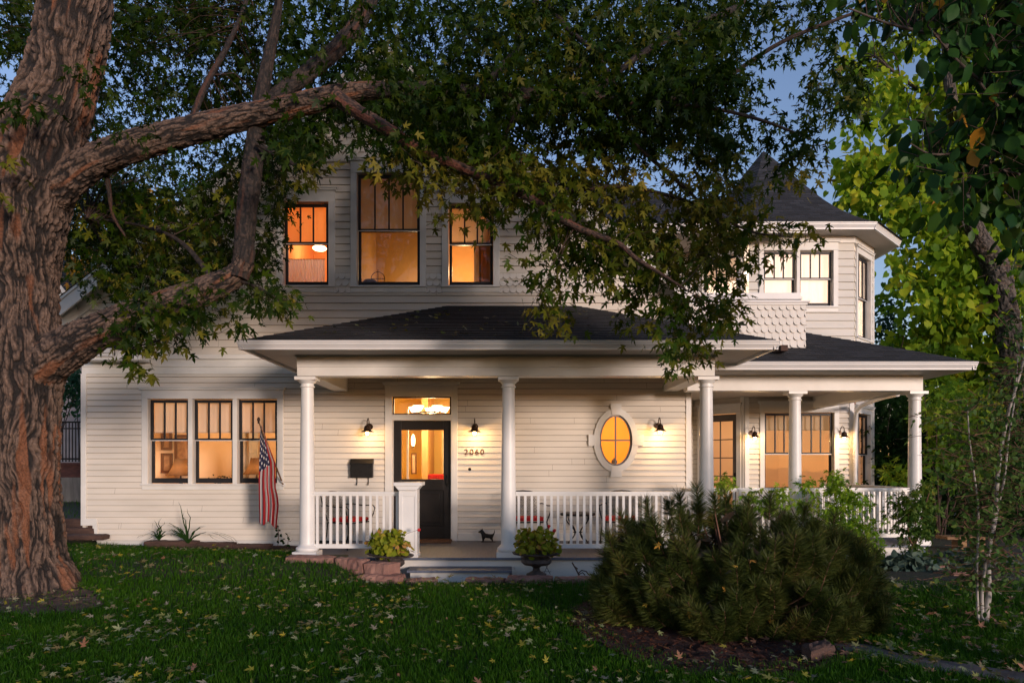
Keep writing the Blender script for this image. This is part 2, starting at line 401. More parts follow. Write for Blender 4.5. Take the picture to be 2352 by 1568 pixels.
def window(xf, units, z0, z1, zm, nl, cw=0.10, head=0.17, apron=0.11, shade=None, smat='shade', label=None, name='window', trim='trim', lowcut=None, fullshade=False):
    X0, X1 = units[0][0], units[-1][1]
    c = MB(xf)
    c.box(X0 - cw, X0, -0.045, 0.0, z0, z1); c.box(X1, X1 + cw, -0.045, 0.0, z0, z1)
    c.box(X0 - cw, X1 + cw, -0.05, 0.0, z1, z1 + head)
    c.box(X0 - cw - 0.03, X1 + cw + 0.03, -0.085, -0.0, z1 + head, z1 + head + 0.035)
    c.box(X0 - cw - 0.045, X1 + cw + 0.045, -0.10, -0.0, z1 + head + 0.035, z1 + head + 0.052)
    c.box(X0 - cw - 0.01, X1 + cw + 0.01, -0.075, 0.0, z0 - 0.03, z0)
    c.box(X0 - cw, X1 + cw, -0.04, 0.0, z0 - 0.03 - apron, z0 - 0.03)
    for (a, b), (a2, b2) in zip(units[:-1], units[1:]): c.box(b, a2, -0.04, 0.12, z0, z1)
    w = 0.012
    c.box(X0 - w, X0, 0.0, 0.14, z0 - w, z1 + w); c.box(X1, X1 + w, 0.0, 0.14, z0 - w, z1 + w)
    c.box(X0, X1, 0.0, 0.14, z1, z1 + w); c.box(X0, X1, 0.0, 0.14, z0 - w, z0)
    # thin white reveal line
    win = c.build(name, M[trim], house, bevel=0.004)
    if label: win['label'] = label
    st, rl = 0.045, 0.05
    for a, b in units:
        a += 0.012; b -= 0.012; t0, t1 = z0 + 0.008, z1 - 0.012
        for y, za, zb, low in ((0.03, zm - 0.02, t1, False), (0.072, t0, zm + 0.02, True)):
            s = MB(xf); bot = 0.085 if low else 0.042; top = 0.035 if low else rl
            s.box(a, a + st, y, y + 0.038, za, zb); s.box(b - st, b, y, y + 0.038, za, zb)
            s.box(a + st, b - st, y, y + 0.038, za, za + bot); s.box(a + st, b - st, y, y + 0.038, zb - top, zb)
            if not low:
                for k in range(1, nl):
                    x = a + st + (b - a - 2 * st) * k / nl; s.box(x - 0.013, x + 0.013, y + 0.004, y + 0.034, za + bot, zb - top)
            s.build('sash', M['sash'], win, bevel=0.003)
            g = MB(xf); yy = y + 0.019
            g.face([(a + st - 0.004, yy, za + bot - 0.004), (b - st + 0.004, yy, za + bot - 0.004), (b - st + 0.004, yy, zb - top + 0.004), (a + st - 0.004, yy, zb - top + 0.004)])
            g.build('pane', M['glass'], win)
        m = MB(xf); m.box(a, b, 0.022, 0.03, zm - 0.022, zm - 0.010); m.build('rail_highlight', M['gutter'], win)  # white strip painting the highlight on the upper sash's bottom rail
        if shade:
            q = MB(xf); n = 14; zs = shade
            for k in range(n):
                xa = a + (b - a) * k / n; xb = a + (b - a) * (k + 1) / n
                ya, yb = (0.175 + 0.004 * math.sin(k * 1.7), 0.175 + 0.004 * math.sin((k + 1) * 1.7))
                q.face([(xa, ya, zs), (xb, yb, zs), (xb, yb, z1), (xa, ya, z1)])
            q.box(a, b, 0.165, 0.185, zs - 0.02, zs)
            q.build('roller_shade', M[smat], win)
    return win
def room(name, xf, x0, x1, y0, y1, z0, z1, wallm, lights=(), floorm=None):
    r = MB(xf)
    r.face([(x0, y1, z0), (x1, y1, z0), (x1, y1, z1), (x0, y1, z1)])
    r.face([(x0, y0, z0), (x0, y1, z0), (x0, y1, z1), (x0, y0, z1)])
    r.face([(x1, y1, z0), (x1, y0, z0), (x1, y0, z1), (x1, y1, z1)])
    r.face([(x0, y0, z1), (x0, y1, z1), (x1, y1, z1), (x1, y0, z1)])
    r.face([(x0, y1, z0), (x0, y0, z0), (x1, y0, z0), (x1, y1, z0)])
    r.build('room_wall', M[wallm], house)
    for lx, ly, lz, e, rad in lights:
        lamp_light(xf, lx, ly, lz, e, rad)
def lamp_light(xf, lx, ly, lz, e, rad=0.12, col=(1.0, 0.66, 0.34), parent=None):
    d = bpy.data.lights.new('room_light', 'POINT'); d.energy = e; d.shadow_soft_size = rad; d.color = col
    o = bpy.data.objects.new('room_light', d); COL.objects.link(o)
    o.location = MB(xf).p((lx, ly, lz)); return o

# ---- gabled front body: X -7.28 .. 3.20, axis -2.04
GX0, GX1, GC = -7.28, 3.20, -2.04
RS = 0.79                       # rake slope
RZ = lambda x: 8.42 - RS * abs(x - GC)      # wall top under the rake
F0 = (0, YW, 0)
def wx(u): return PX(u, YW)
def wz(v): return PZ(v, YW)
low_holes = [(wx(342), wx(637), wz(1110), wz(916)), (wx(897), wx(1040), FZ - .1, wz(911)),
             ]
oc, orx, orz = (wx(1414), wz(1011)), 36.5 / F * YW + .03, 57.6 / F * YW + .03
low = MB(F0)
# lower clapboards (4 in), left part steps down at its corner
siding(low, wx(200), GX1 - .09, wz(1241), wz(859), 0.1005, low_holes + [(wx(188), wx(225), 0, wz(1190))] +
       [(oc[0] - orx * math.sqrt(max(0, 1 - (dz / orz) ** 2)), oc[0] + orx * math.sqrt(max(0, 1 - (dz / orz) ** 2)), oc[1] + dz - .02, oc[1] + dz + .02) for dz in np.arange(-.40, .41, .04)])
low.build('clapboard_wall', M['siding'], house)
base = MB(F0)
base.box(wx(225), wx(700), -0.03, 0.05, -0.2, wz(1241)); base.box(wx(225), wx(700), -0.045, -0.03, wz(1241) - .012, wz(1241) + .004)
base.build('base_board', M['trim'], house, bevel=.004); base = MB(F0)
base.box(wx(740), wx(884), -0.03, 0.02, FZ, FZ + .10); base.build('base_board', M['trim'], house, bevel=.004); base = MB(F0)
base.box(wx(1052), GX1 - .09, -0.03, 0.02, FZ, FZ + .13)
base.build('base_board', M['trim'], house, bevel=.004)
cb = MB(F0)
cb.box(wx(188), wx(200), -0.035, 0.05, wz(1196), wz(859)); cb.box(wx(188), wx(225), -0.036, 0.05, wz(1206), wz(1190))
cb.box(wx(215), wx(226), -0.035, 0.05, wz(1240), wz(1206))
cb.build('corner_board', M['trim'], house, bevel=.004); cb = MB(F0)
cb.box(GX1 - .09, GX1, -0.035, 0.06, FZ, 3.14)
cb.build('corner_board', M['trim'], house, bevel=.004)
side = MB(); side.box(GX0 + .0, GX0 + .06, YW, YW + 7, .3, 4.2); side.build('side_wall', M['siding'], house); side = MB(); side.box(GX1 - .06, GX1, YW + .06, YW + 6, FZ, 4.6)
side.build('side_wall', M['siding'], house)
fr = MB(F0)
fr.box(wx(190), GX1, -0.03, 0.0, wz(859), wz(843)); fr.box(wx(190), GX1, -0.045, 0.0, wz(843) , wz(826))
fr.box(wx(190), GX1, -0.085, 0.0, wz(826), wz(820)); fr.box(wx(190), GX1, -0.06, 0.0, wz(820), wz(815))
fr.build('frieze_board', M['trim'], house, bevel=.003)
# upper clapboards (5 in) up to the diagonal boards in the peak
up_holes = [(wx(651), wx(755.5), wz(657), wz(465.6)), (wx(820), wx(965), wz(657), wz(399)), (wx(1030), wx(1133), wz(657), wz(468.5))]
up = MB(F0)
zt0, zt1 = wz(815), wz(372)
clipg = lambda z: (max(GX0, GC - (8.42 - z) / RS), min(GX1, GC + (8.42 - z) / RS))
siding(up, GX0, GX1, zt0, zt1, 0.127, up_holes, clipg)
siding(up, GX0, GX1, zt1 + .03, 8.4, 0.127, (), clipg)
up.build('upper_clapboard_wall', M['siding'], house)
pk = MB(F0)      # diagonal ribs in the peak
for k in range(-9, 10):
    x = GC + k * 0.16; s = -1 if k > 0 else 1
    top = min(0.42, (8.42 - RS * (abs(x - GC) + .3)) - zt1 - .1)
    if top > .1: pk.beam((x - s * .12, -0.024, zt1 + .05), (x + s * (top * .6), -0.024, zt1 + .05 + top), .035, .012, (0, 1, 0))
pk.box(GC - 1.9, GC + 1.9, -0.05, 0.0, zt1 - .005, zt1 + .03)
pk.build('peak_ornament', M['shakes'], house)
# scalloped shingle band at sill height
for a, b in ((771, 805), (980, 1014), (1148, 1594)):
    sb = MB(F0); scallops(sb, wx(a), min(wx(b), clipg(wz(650))[1]), wz(672), wz(627), 0.113, 0.118, 0.042)
    sb.build('scalloped_shingles', M['shakes'], house)

# rakes, gable roof
rk = MB()
for s in (-1, 1):
    for (o1, y0, y1, d0, d1) in ((0, YW - .34, YW - .30, -.20, .04), (0, YW - .36, YW - .30, .04, .09), (0, YW - .06, YW + .0, -.28, -.02)):
        xe = 5.62
        poly = [(GC + s * 0, 8.42 + d0 + .12), (GC + s * xe, 8.42 - RS * xe + d0 + .12), (GC + s * xe, 8.42 - RS * xe + d1 + .12), (GC, 8.42 + d1 + .12)]
        if s > 0: poly = poly[::-1]
        rk.prism(poly, y0, y1)
rk.build('rake_board', M['trim'], house)
sf = MB()
for s in (-1, 1):
    xe = 5.62; e = 8.42 - RS * xe
    sf.face([(GC, YW - .31, 8.53), (GC + s * xe, YW - .31, e + .11), (GC + s * xe, YW, e + .11), (GC, YW, 8.53)])
sf.build('gable_soffit', M['soffit'], house)

def roof_plane(mb, p00, p10, p11, p01, e=0.125, th=0.010):
    """shingle courses between the eave p00-p10 and the top p01-p11"""
    p00, p10, p11, p01 = map(Vector, (p00, p10, p11, p01))
    ud = (p10 - p00).normalized(); nn = (p10 - p00).cross(p01 - p00 if (p01 - p00).length > .01 else p11 - p00).normalized()
    if nn.z < 0: nn = -nn
    sd = nn.cross(ud); 
    if sd.z < 0: sd = -sd
    L = max((p01 - p00).dot(sd), (p11 - p10).dot(sd)); n = max(1, int(round(L / e)))
    for k in range(n):
        t0, t1 = k / n, (k + 1) / n
        a, b = p00.lerp(p01, t0), p10.lerp(p11, t0); c, d = p10.lerp(p11, t1), p00.lerp(p01, t1)
        q = [a + nn * th, b + nn * th, c + nn * .001, d + nn * .001]
        uv = [((w - p00).dot(ud), (w - p00).dot(sd) * .125 / (L / n) ) for w in q]
        uv = [(uu, .125 * (k if j < 2 else k + 1) + (.002 if j < 2 else -.002)) for j, (uu, _) in enumerate(uv)]
        mb.face([tuple(w) for w in q], uv)
        mb.face([tuple(a + nn * -.001), tuple(b + nn * -.001), tuple(b + nn * th), tuple(a + nn * th)], [(0, 0), (.01, 0), (.01, .001), (0, .001)])
gr = MB()
for s in (-1, 1):
    xe = 5.66; e = 8.42 - RS * xe + .22
    if s < 0: roof_plane(gr, (GC - xe, 19, e), (GC - xe, YW - .37, e), (GC, YW - .37, 8.64), (GC, 19, 8.64))
    else: roof_plane(gr, (GC + xe, YW - .37, e), (GC + xe, 19, e), (GC, 19, 8.64), (GC, YW - .37, 8.64))
gr.build('gable_roof', M['shingle'], house)

# cornice return at the left corner
cr = MB()
x0, x1 = PX(176, 11.55), PX(262, 11.55)
cr.box(x0, x1, 11.50, 11.56, PZ(810, 11.5), PZ(799, 11.5)); cr.box(x0 + .02, x1 - .02, 11.53, 11.58, PZ(817, 11.5), PZ(810, 11.5))
cr.box(x0 + .02, x1 + .42, 11.58, YW - .02, PZ(826, 11.55), PZ(817, 11.55))
cr.box(x0 + .0, x0 + .05, 11.56, 13.5, PZ(810, 11.5), PZ(799, 11.5))
cr.prism([(x1 - .01, PZ(817, 11.55)), (x1 + .44, PZ(826, 11.55)), (x1 + .44, PZ(815, 11.55)), (x1 - .01, PZ(800, 11.55))], 11.6, YW - .02)
cr.build('cornice_return', M['gutter'], house, bevel=.004)
cr = MB(); zr = PZ(799, 11.5)
roof_plane(cr, (x0, 11.5, zr), (x1, 11.5, zr), (x1 - .0, YW, zr + .22), (x0 + .2, YW, zr + .22))
cr.face([(x1, 11.5, zr), (x1 + .46, YW - .03, zr - .12), (x1 - .15, YW - .03, zr + .24)], [(0, 0), (.3, 0), (.2, .3)])
cr.build('return_roof', M['shingle'], house)

# ---- windows of the gabled body
W3 = window(F0, [(wx(342), wx(434)), (wx(444), wx(536)), (wx(546), wx(638))], wz(1110), wz(916), wz(1009), 3, cw=.105, head=.15, apron=.075, shade=wz(990), label='triple window with grey blinds half down')
U1 = window(F0, [(wx(651), wx(755.5))], wz(657), wz(465.6), wz(557), 3, cw=.11, head=.19, apron=.085, shade=wz(553), smat='orangeshade', label='small upper window glowing orange')
U2 = window(F0, [(wx(820), wx(965))], wz(657), wz(399), wz(527), 4, cw=.105, head=.20, apron=.085, shade=wz(524), smat='tanshade', label='tall middle gable window')
U3 = window(F0, [(wx(1030), wx(1133))], wz(657), wz(468.5), wz(559), 3, cw=.11, head=.19, apron=.085, shade=wz(548), smat='tanshade', label='small upper window behind the hanging branch')
room('living room', F0, wx(215), wx(735), .02, 1.98, .3, 3.1, 'peach', [(-5.9, 1.0, 2.75, 14, .12), (-4.2, 1.1, 2.75, 14, .12)])
room('foyer', F0, wx(800), wx(1130), .02, 3.2, FZ - .02, 3.1, 'yellow', [(-1.35, 1.1, 2.55, 60, .15)])
room('study', F0, wx(1300), wx(1530), .02, 2.4, FZ - .02, 3.1, 'amberdeep', [(2.2, .9, 2.3, 34, .12)])
room('orange room', F0, wx(640), wx(775), .02, 2.2, 4.3, 6.3, 'orange', [(-3.35, 1.0, 5.6, 13, .10)])
room('stair room', F0, wx(800), wx(985), .02, 2.6, 4.3, 6.8, 'tanroom', [(-1.7, 1.9, 5.2, 11, .12)])
room('small room', F0, wx(1015), wx(1150), .02, 1.7, 4.3, 6.3, 'amber', [(-.75, .8, 5.1, 14, .10)])
pt = MB(F0); pt.box(wx(1086), wx(1098), .45, 1.65, 4.32, 6.28); pt.build('room_partition', M['tanroom'], house)
# foyer door openings and inner trim
iw = MB(F0)
iw.box(wx(938), wx(955), 1.9, 3.1, FZ, 3.08); iw.build('inner_wall', M['amber'], house); iw = MB(F0); iw.box(wx(985), wx(1100), 2.4, 2.5, FZ, 2.3)
iw.build('inner_wall', M['amber'], house)
iw = MB(F0); iw.box(wx(990), wx(1012), 2.30, 2.4, FZ, 2.2); iw.build('inner_trim', M['trim'], house); iw = MB(F0); iw.box(wx(915), wx(919), 1.0, 1.1, FZ, 2.6)
iw.build('inner_trim', M['trim'], house)
iw = MB(F0); iw.box(wx(478), wx(502), 1.9, 1.97, .32, 2.35); iw.build('inner_door', M['paledoor'], house); iw = MB(F0); iw.box(wx(455), wx(468), 1.88, 1.97, .32, 2.45)
iw.build('inner_door', M['paledoor'], house)
# pictures, table lamps and a house plant inside the living room
def picture(u0, u1, v0, v1, Y, lab):
    t = empty('wall_picture', ((PX(u0, Y) + PX(u1, Y)) / 2, Y, PZ(v1, Y)), lab, 'picture', 'pictures on the living room wall')
    a, b, c, d = PX(u0, Y), PX(u1, Y), PZ(v1, Y), PZ(v0, Y); w = .05
    m = MB(); m.box(a, a + w, Y - .03, Y, c, d); m.box(b - w, b, Y - .03, Y, c, d); m.box(a + w, b - w, Y - .03, Y, c, c + w); m.box(a + w, b - w, Y - .03, Y, d - w, d)
    m.build('picture_frame', M['wood_in'], t)
    m = MB(); m.box(a + w, b - w, Y - .012, Y, c + w, d - w); m.build('print', M['picture'], t)
picture(371, 396, 985, 1033, YW + 1.96, 'small framed print, the upper one in the left window')
picture(371, 397, 1040, 1086, YW + 1.96, 'small framed print, the lower one in the left window')
picture(402, 440, 998, 1092, YW + 1.95, 'large framed picture behind the lamp in the left window')
def table_lamp(u, v, Y, lab):
    x, _, z = P(u, v, Y)
    t = empty('table_lamp', (x, Y, z - .5), lab, 'lamp', 'table lamps in the living room window')
    m = MB(); m.lathe((x, Y, z - .15), [(.26, 0), (.21, .04), (.14, .16), (.115, .27), (.11, .30)], 28); m.build('lamp_shade', M['clothshade'], t, smooth=True)
    m = MB(); m.lathe((x, Y, z - .62), [(.09, 0), (.09, .02), (.03, .05), (.06, .16), (.07, .24), (.02, .36), (.015, .46)], 20); m.build('lamp_base', M['urn'], t, smooth=True)
    o = lamp_light(None, x, Y, z - .10, 5, .05)
table_lamp(415, 1072, YW + .75, 'dark bell shaped table lamp in the left window, beside the pictures')
table_lamp(590, 1070, YW + .75, 'dark bell shaped table lamp behind the flag')
t = empty('house_plant', (PX(512, YW + .5), YW + .5, PZ(1112, YW + .5)), 'low leafy house plant on the sill of the middle window', 'plant')
cs = np.array([P(512, 1099, YW + .5)]) + rng.normal(0, 1, (14, 3)) * np.array([.10, .04, .025])
np_leaf = leaves('foliage', cs, 6, .05, .05, OVAL, leafmat('house_plant_leaf', [(0, (.05, .05, .02)), (1, (.12, .09, .03))]), t)
# ceiling lamp in the orange room
t = empty('ceiling_lamp', P(734, 545, YW + .9), 'small glowing ceiling lamp in the orange upper window', 'lamp')
m = MB(); m.lathe(P(734, 574, YW + .9), [(.10, 0), (.13, .03), (.10, .06), (.02, .08)], 20); m.build('lamp_shade', M['lampglow'], t, smooth=True)
m = MB(); x, y, z = P(734, 560, YW + .9); m.tube([(x, y, z), (x, y, 6.28)], .008); m.build('lamp_rod', M['bronze'], t)
# wire basket and small chest seen in the middle gable window
t = empty('wire_basket', P(862, 652, YW + .3), 'round wire basket behind the tall gable window', 'basket')
m = MB(); x, y, z = P(868, 640, YW + .3)
m.tube([(x + .12 * math.cos(a), y, z + .12 * math.sin(a)) for a in np.linspace(0, 2 * math.pi, 20)], .006, 5); m.tube([(x, y, z - .12), (x, y, z + .16)], .006, 5); m.tube([(x - .12, y, z), (x + .12, y, z)], .006, 5)
m.build('hoop', M['iron'], t)
m = MB(); x, y, z = P(850, 650, YW + .34); m.lathe((x, y, z - .05), [(.02, 0), (.10, .02), (.13, .06), (.10, .1), (.03, .12)], 16); m.build('bowl', M['wood_in'], t, smooth=True)
# chandelier in the foyer: six glowing bowls on a ring
ch = empty('chandelier', (-1.2, YW + 1.1, 3.1), 'chandelier with glowing white bowl shades behind the transom', 'chandelier')
cx, cy, cz = PX(985, YW + 1.1), YW + 1.1, PZ(951, YW + 1.1)
m = MB(); m.tube([(cx, cy, cz), (cx, cy, 3.08)], .01); m.tube([(cx + .3 * math.cos(a), cy + .3 * math.sin(a), cz + .02) for a in np.linspace(0, 2 * math.pi, 25)], .012, 6)
for k in range(5):
    a = R(20 + 72 * k); m.tube([(cx, cy, cz - .01), (cx + .3 * math.cos(a), cy + .3 * math.sin(a), cz + .02)], .009, 5)
m.build('frame', M['bronze'], ch)
for k in range(5):
    a = R(20 + 72 * k); m = MB(); m.lathe((cx + .3 * math.cos(a), cy + .3 * math.sin(a), cz + .03), [(.02, 0), (.05, .02), (.085, .075), (.105, .11), (.095, .11)], 20); m.build('bowl_shade', M['lampglow'], ch, smooth=True)

# ---- oval window
o = MB(F0)
def ell(rx, rz, n=48): return [(oc[0] + rx * math.cos(t), oc[1] + rz * math.sin(t)) for t in np.linspace(0, 2 * math.pi, n, endpoint=False)]
def ring(mb, a, b, y0, y1):
    n = len(a)
    for k in range(n):
        j = (k + 1) % n
        mb.face([(a[k][0], y0, a[k][1]), (a[j][0], y0, a[j][1]), (b[j][0], y0, b[j][1]), (b[k][0], y0, b[k][1])])
        mb.face([(b[k][0], y1, b[k][1]), (b[k][0], y0, b[k][1]), (b[j][0], y0, b[j][1]), (b[j][0], y1, b[j][1])])
        mb.face([(a[k][0], y0, a[k][1]), (a[k][0], y1, a[k][1]), (a[j][0], y1, a[j][1]), (a[j][0], y0, a[j][1])])
s_ = YW / F
ring(o, ell(37.5 * s_, 58.5 * s_), ell(51 * s_, 73 * s_), -.05, .02)
for ax, az, w0, w1, L0, L1 in ((0, 1, 10, 13, 70, 84), (0, -1, 10, 13, 70, 84), (1, 0, 10, 13, 49, 63), (-1, 0, 10, 13, 49, 63)):
    q = []
    for w, L in ((-w0, L0 - 12), (w0, L0 - 12), (w1, L1), (-w1, L1)):
        q.append((oc[0] + (w * s_ if az else ax * L * s_), oc[1] + (az * L * s_ if az else w * s_)))
    o.prism(q, -.062, -.0)
ow = o.build('oval_window', M['trim'], house)
o = MB(F0); ring(o, ell(33.5 * s_, 54.5 * s_), ell(37.6 * s_, 58.6 * s_), -.015, .05)
o.box(oc[0] - .012, oc[0] + .012, -.008, .03, oc[1] - 55 * s_, oc[1] + 55 * s_); o.box(oc[0] - 34 * s_, oc[0] - .012, -.008, .03, oc[1] - .01, oc[1] + .014); o.box(oc[0] + .012, oc[0] + 34 * s_, -.008, .03, oc[1] - .01, oc[1] + .014)
o.build('sash', M['greysash'], ow)
o = MB(F0); o.face([(x, .012, z) for x, z in ell(36 * s_, 57 * s_)]); o.build('pane', M['glass'], ow)

# ---- front door with transom
d = MB(F0); cL, cR = wx(885), wx(1051)
dx0, dx1, dz1 = wx(903), wx(1035), wz(965)
d.box(cL, dx0 - .012, -.045, .0, FZ, wz(885)); d.box(dx1 + .012, cR, -.045, 0, FZ, wz(885)); d.box(dx0 - .012, dx1 + .012, -.044, 0, wz(911), wz(885))
d.box(dx0 - .012, dx1 + .012, -.04, .12, dz1, wz(952)); d.box(cL - .03, cR + .03, -.08, 0, wz(885), wz(880)); d.box(cL - .045, cR + .045, -.10, 0, wz(880), wz(878))
d.box(dx0 - .012, dx0, 0, .12, FZ, dz1); d.box(dx1, dx1 + .012, 0, .12, FZ, dz1)
dt = d.build('door_frame', M['trim'], house, bevel=.004)
t = MB(F0); a, b, c0, c1 = dx0 - .01, dx1 + .01, wz(952), wz(911)
t.box(a, a + .025, .0, .06, c0, c1); t.box(b - .025, b, .0, .06, c0, c1); t.box(a + .025, b - .025, 0, .06, c0, c0 + .02); t.box(a + .025, b - .025, 0, .06, c1 - .02, c1)
t.build('transom_sash', M['sash'], dt)
t = MB(F0); t.face([(a + .02, .03, c0 + .015), (b - .02, .03, c0 + .015), (b - .02, .03, c1 - .015), (a + .02, .03, c1 - .015)]); t.build('transom_pane', M['glass'], dt)
t = MB(F0); gx0, gx1, gz0, gz1 = wx(921), wx(1018), wz(1100), wz(987); px0, px1, pz0, pz1 = wx(922), wx(1017), wz(1208), wz(1126)
y0, y1 = .05, .095
t.box(dx0 + .003, gx0, y0, y1, FZ + .02, dz1 - .003); t.box(gx1, dx1 - .003, y0, y1, FZ + .02, dz1 - .003)
t.box(gx0, gx1, y0, y1, gz1, dz1 - .003); t.box(gx0, gx1, y0, y1, pz1, gz0); t.box(gx0, gx1, y0, y1, FZ + .02, pz0); t.box(gx0, gx1, y0 + .02, y1, pz0, pz1)
t.box(px0 + .06, px1 - .06, y0 + .006, y0 + .02, pz0 + .06, pz1 - .06)
dr = t.build('front_door', M['door'], house, bevel=.006)
t = MB(F0); t.face([(gx0, .075, gz0), (gx1, .075, gz0), (gx1, .075, gz1), (gx0, .075, gz1)]); t.build('pane', M['glass'], dr)
t = MB(F0); hx = wx(1027)
t.tube([(hx, .045, wz(1089)), (hx, .01, wz(1092)), (hx + .004, -.005, wz(1100)), (hx, .0, wz(1110)), (hx, .045, wz(1116))], .011, 8); t.box(hx - .022, hx + .022, .035, .05, wz(1097), wz(1087)); t.box(hx - .02, hx + .02, .035, .05, wz(1124), wz(1111))
t.build('handle', M['iron'], dr, bevel=.003)
t = MB(F0); t.box(dx0, dx1, -.03, .14, FZ, FZ + .03); t.build('threshold', M['bronze'], house)
# doorbell and house number
t = MB(F0); t.lathe((wx(1079), -.03, wz(1077)), [(.026, 0), (.026, .015), (.03, .028)], 20, 'y'); t.build('doorbell', M['iron'], house)
cu = bpy.data.curves.new('num', 'FONT'); cu.body = '2060'; cu.size = .125; cu.extrude = .006; cu.space_character = 1.22; cu.align_x = 'CENTER'
to = bpy.data.objects.new('num', cu); COL.objects.link(to)
bpy.context.view_layer.update()
me = bpy.data.meshes.new_from_object(to.evaluated_get(bpy.context.evaluated_depsgraph_get())); COL.objects.unlink(to); bpy.data.objects.remove(to)
xs = [v.co.x for v in me.vertices]; sx = (wx(1112) - wx(1067)) / (max(xs) - min(xs)); x00 = min(xs)
zs = [v.co.y for v in me.vertices]; sz = (wz(1031) - wz(1044)) / (max(zs) - min(zs)); z00 = min(zs)
for v in me.vertices:
    x, y, z = v.co; v.co = (wx(1067) + (x - x00) * sx - house.location.x, -.032 - z, wz(1044) + (y - z00) * sz)
me.materials.append(M['brass'])
nb = bpy.data.objects.new('house_number', me); COL.objects.link(nb); nb.parent = house; nb['label'] = 'bronze house number 2060 beside the front door'

# ---- front porch
XL, XR = -2.94, 2.965
pf = MB(); pf.slab([(XL - .02, YF - .02), (XR + .03, YF - .02), (XR + .03, 11.25), (6.9, 11.25), (6.9, YT), (4.26, 15.66), (3.2, 15.66), (3.2, YW), (XL - .02, YW)], FZ - .035, FZ)
pf.build('porch_floor', M['floorpaint'], house, bevel=.003)
pk = MB(); pk.box(XL + .03, XR, YF + .02, YF + .09, -.15, FZ - .036); pk.box(XR, 6.85, 11.29, 11.36, -.15, FZ - .036); pk.box(6.78, 6.85, 11.36, YT, -.15, FZ - .036); pk.box(XR - .07, XR, YF + .09, 11.29, -.15, FZ - .036)
pk.build('porch_skirt', M['trim'], house)
st = MB(); st.box(-1.34, .095, 9.44, 9.82, .10, .135); st.build('step_tread', M['floorpaint'], house, bevel=.003)
st = MB(); st.box(-1.30, .06, 9.50, 9.82, -.15, .10); st.box(.095, .125, 9.5, 9.82, -.1, .13); st.build('step_riser', M['trim'], house)
# beams
bm = MB(); bz0, bz1 = 2.824, 3.115
bm.box(XL, XR, YF, YF + .24, bz0, PZ(843, YF)); bm.box(XL, XR, YF - .012, YF + .24, PZ(843, YF), bz1)
bm.box(XL - .02, XR + .02, YF - .03, YF, bz1 - .03, bz1)
bm.build('porch_beam', M['trim'], house, bevel=.004); bm = MB(); bm.box(XL, XL + .24, YF + .24, YW - .03, bz0, bz1); bm.build('porch_beam', M['trim'], house, bevel=.004); bm = MB(); bm.box(XR - .24, XR, YF + .24, YW - .03, bz0, bz1)
bm.build('porch_beam', M['trim'], house, bevel=.004); bm = MB(); bm.box(XR + .0, 6.80, 11.28, 11.52, PZ(897, 11.28), PZ(858, 11.28)); bm.box(6.56, 6.80, 11.52, YT, PZ(897, 11.28), PZ(858, 11.28))
bm.build('porch_beam', M['trim'], house, bevel=.004); bm = MB(); bm.box(3.2, 4.2, 15.55, 15.66, FZ, 3.05)
bm.build('porch_beam', M['trim'], house, bevel=.004)
cl = MB(); cl.box(XL + .24, XR - .24, YF + .24, YW, 3.10, 3.14); cl.slab([(XR, 11.52), (6.56, 11.52), (6.56, YT), (5.1, YT), (4.25, 15.66), (3.2, 15.66), (3.2, YW), (XR, YW)], 3.0, 3.04)
cl.build('porch_ceiling', M['soffit'], house)
# eave soffits and gutters
EX0, EX1, EY = -3.44, 3.53, 9.15
sf = MB(); sf.slab([(EX0 + .03, EY + .03), (EX1 - .03, EY + .03), (EX1 - .03, YF), (EX0 + .03, YF)], 3.115, 3.135)
sf.slab([(EX0 + .03, YF), (XL, YF), (XL, YW - .03), (EX0 + .03, YW - .03)], 3.115, 3.135); sf.slab([(XR, YF), (EX1 - .03, YF), (EX1 - .03, 11.9), (XR, 11.9)], 3.115, 3.135)
sf.slab([(XR, 10.68), (7.14, 10.68), (7.14, 11.28), (XR, 11.28)], 3.02, 3.04); sf.slab([(6.8, 11.28), (7.14, 11.28), (7.14, YT), (6.8, YT)], 3.02, 3.04)
sf.build('porch_soffit', M['soffit'], house)
def gutter(mb, a, b, z, out, h=.10, w=.085):
    """ogee gutter along a-b (plan), opening at height z, out = outward unit"""
    prof = [(-w, 0), (-w + .004, -.02), (-w + .012, -.03), (-w + .015, -.05), (-w + .04, -.075), (-w + .045, -h), (0, -h), (0, 0), (-.006, 0), (-.006, -h + .01), (-w + .05, -h + .01), (-w + .018, -.05), (-w + .008, 0)]
    ax, ay = a; bx, by = b; i = len(mb.v); n = len(prof)
    for (x, y) in (a, b):
        for p, q in prof: mb.v.append(mb.p((x - out[0] * p, y - out[1] * p, z + q)))
    for k in range(n):
        j = (k + 1) % n; mb.f.append((i + k, i + j, i + n + j, i + n + k))
    mb.f.append(tuple(range(i, i + n))); mb.f.append(tuple(range(i + 2 * n - 1, i + n - 1, -1)))
g = MB()
gutter(g, (EX0 - .06, EY), (EX1 + .06, EY), 3.20, (0, -1), .115); gutter(g, (EX0, EY - .06), (EX0, YW - .05), 3.20, (-1, 0), .115); gutter(g, (EX1, EY - .06), (EX1, 11.5), 3.20, (1, 0), .115)
g.build('porch_gutter', M['gutter'], house)
g = MB(); gutter(g, (3.1, 10.65), (7.21, 10.65), 3.14, (0, -1), .12); gutter(g, (7.15, 10.59), (7.15, YT), 3.14, (1, 0), .12)
g.build('side_porch_gutter', M['gutter'], house)
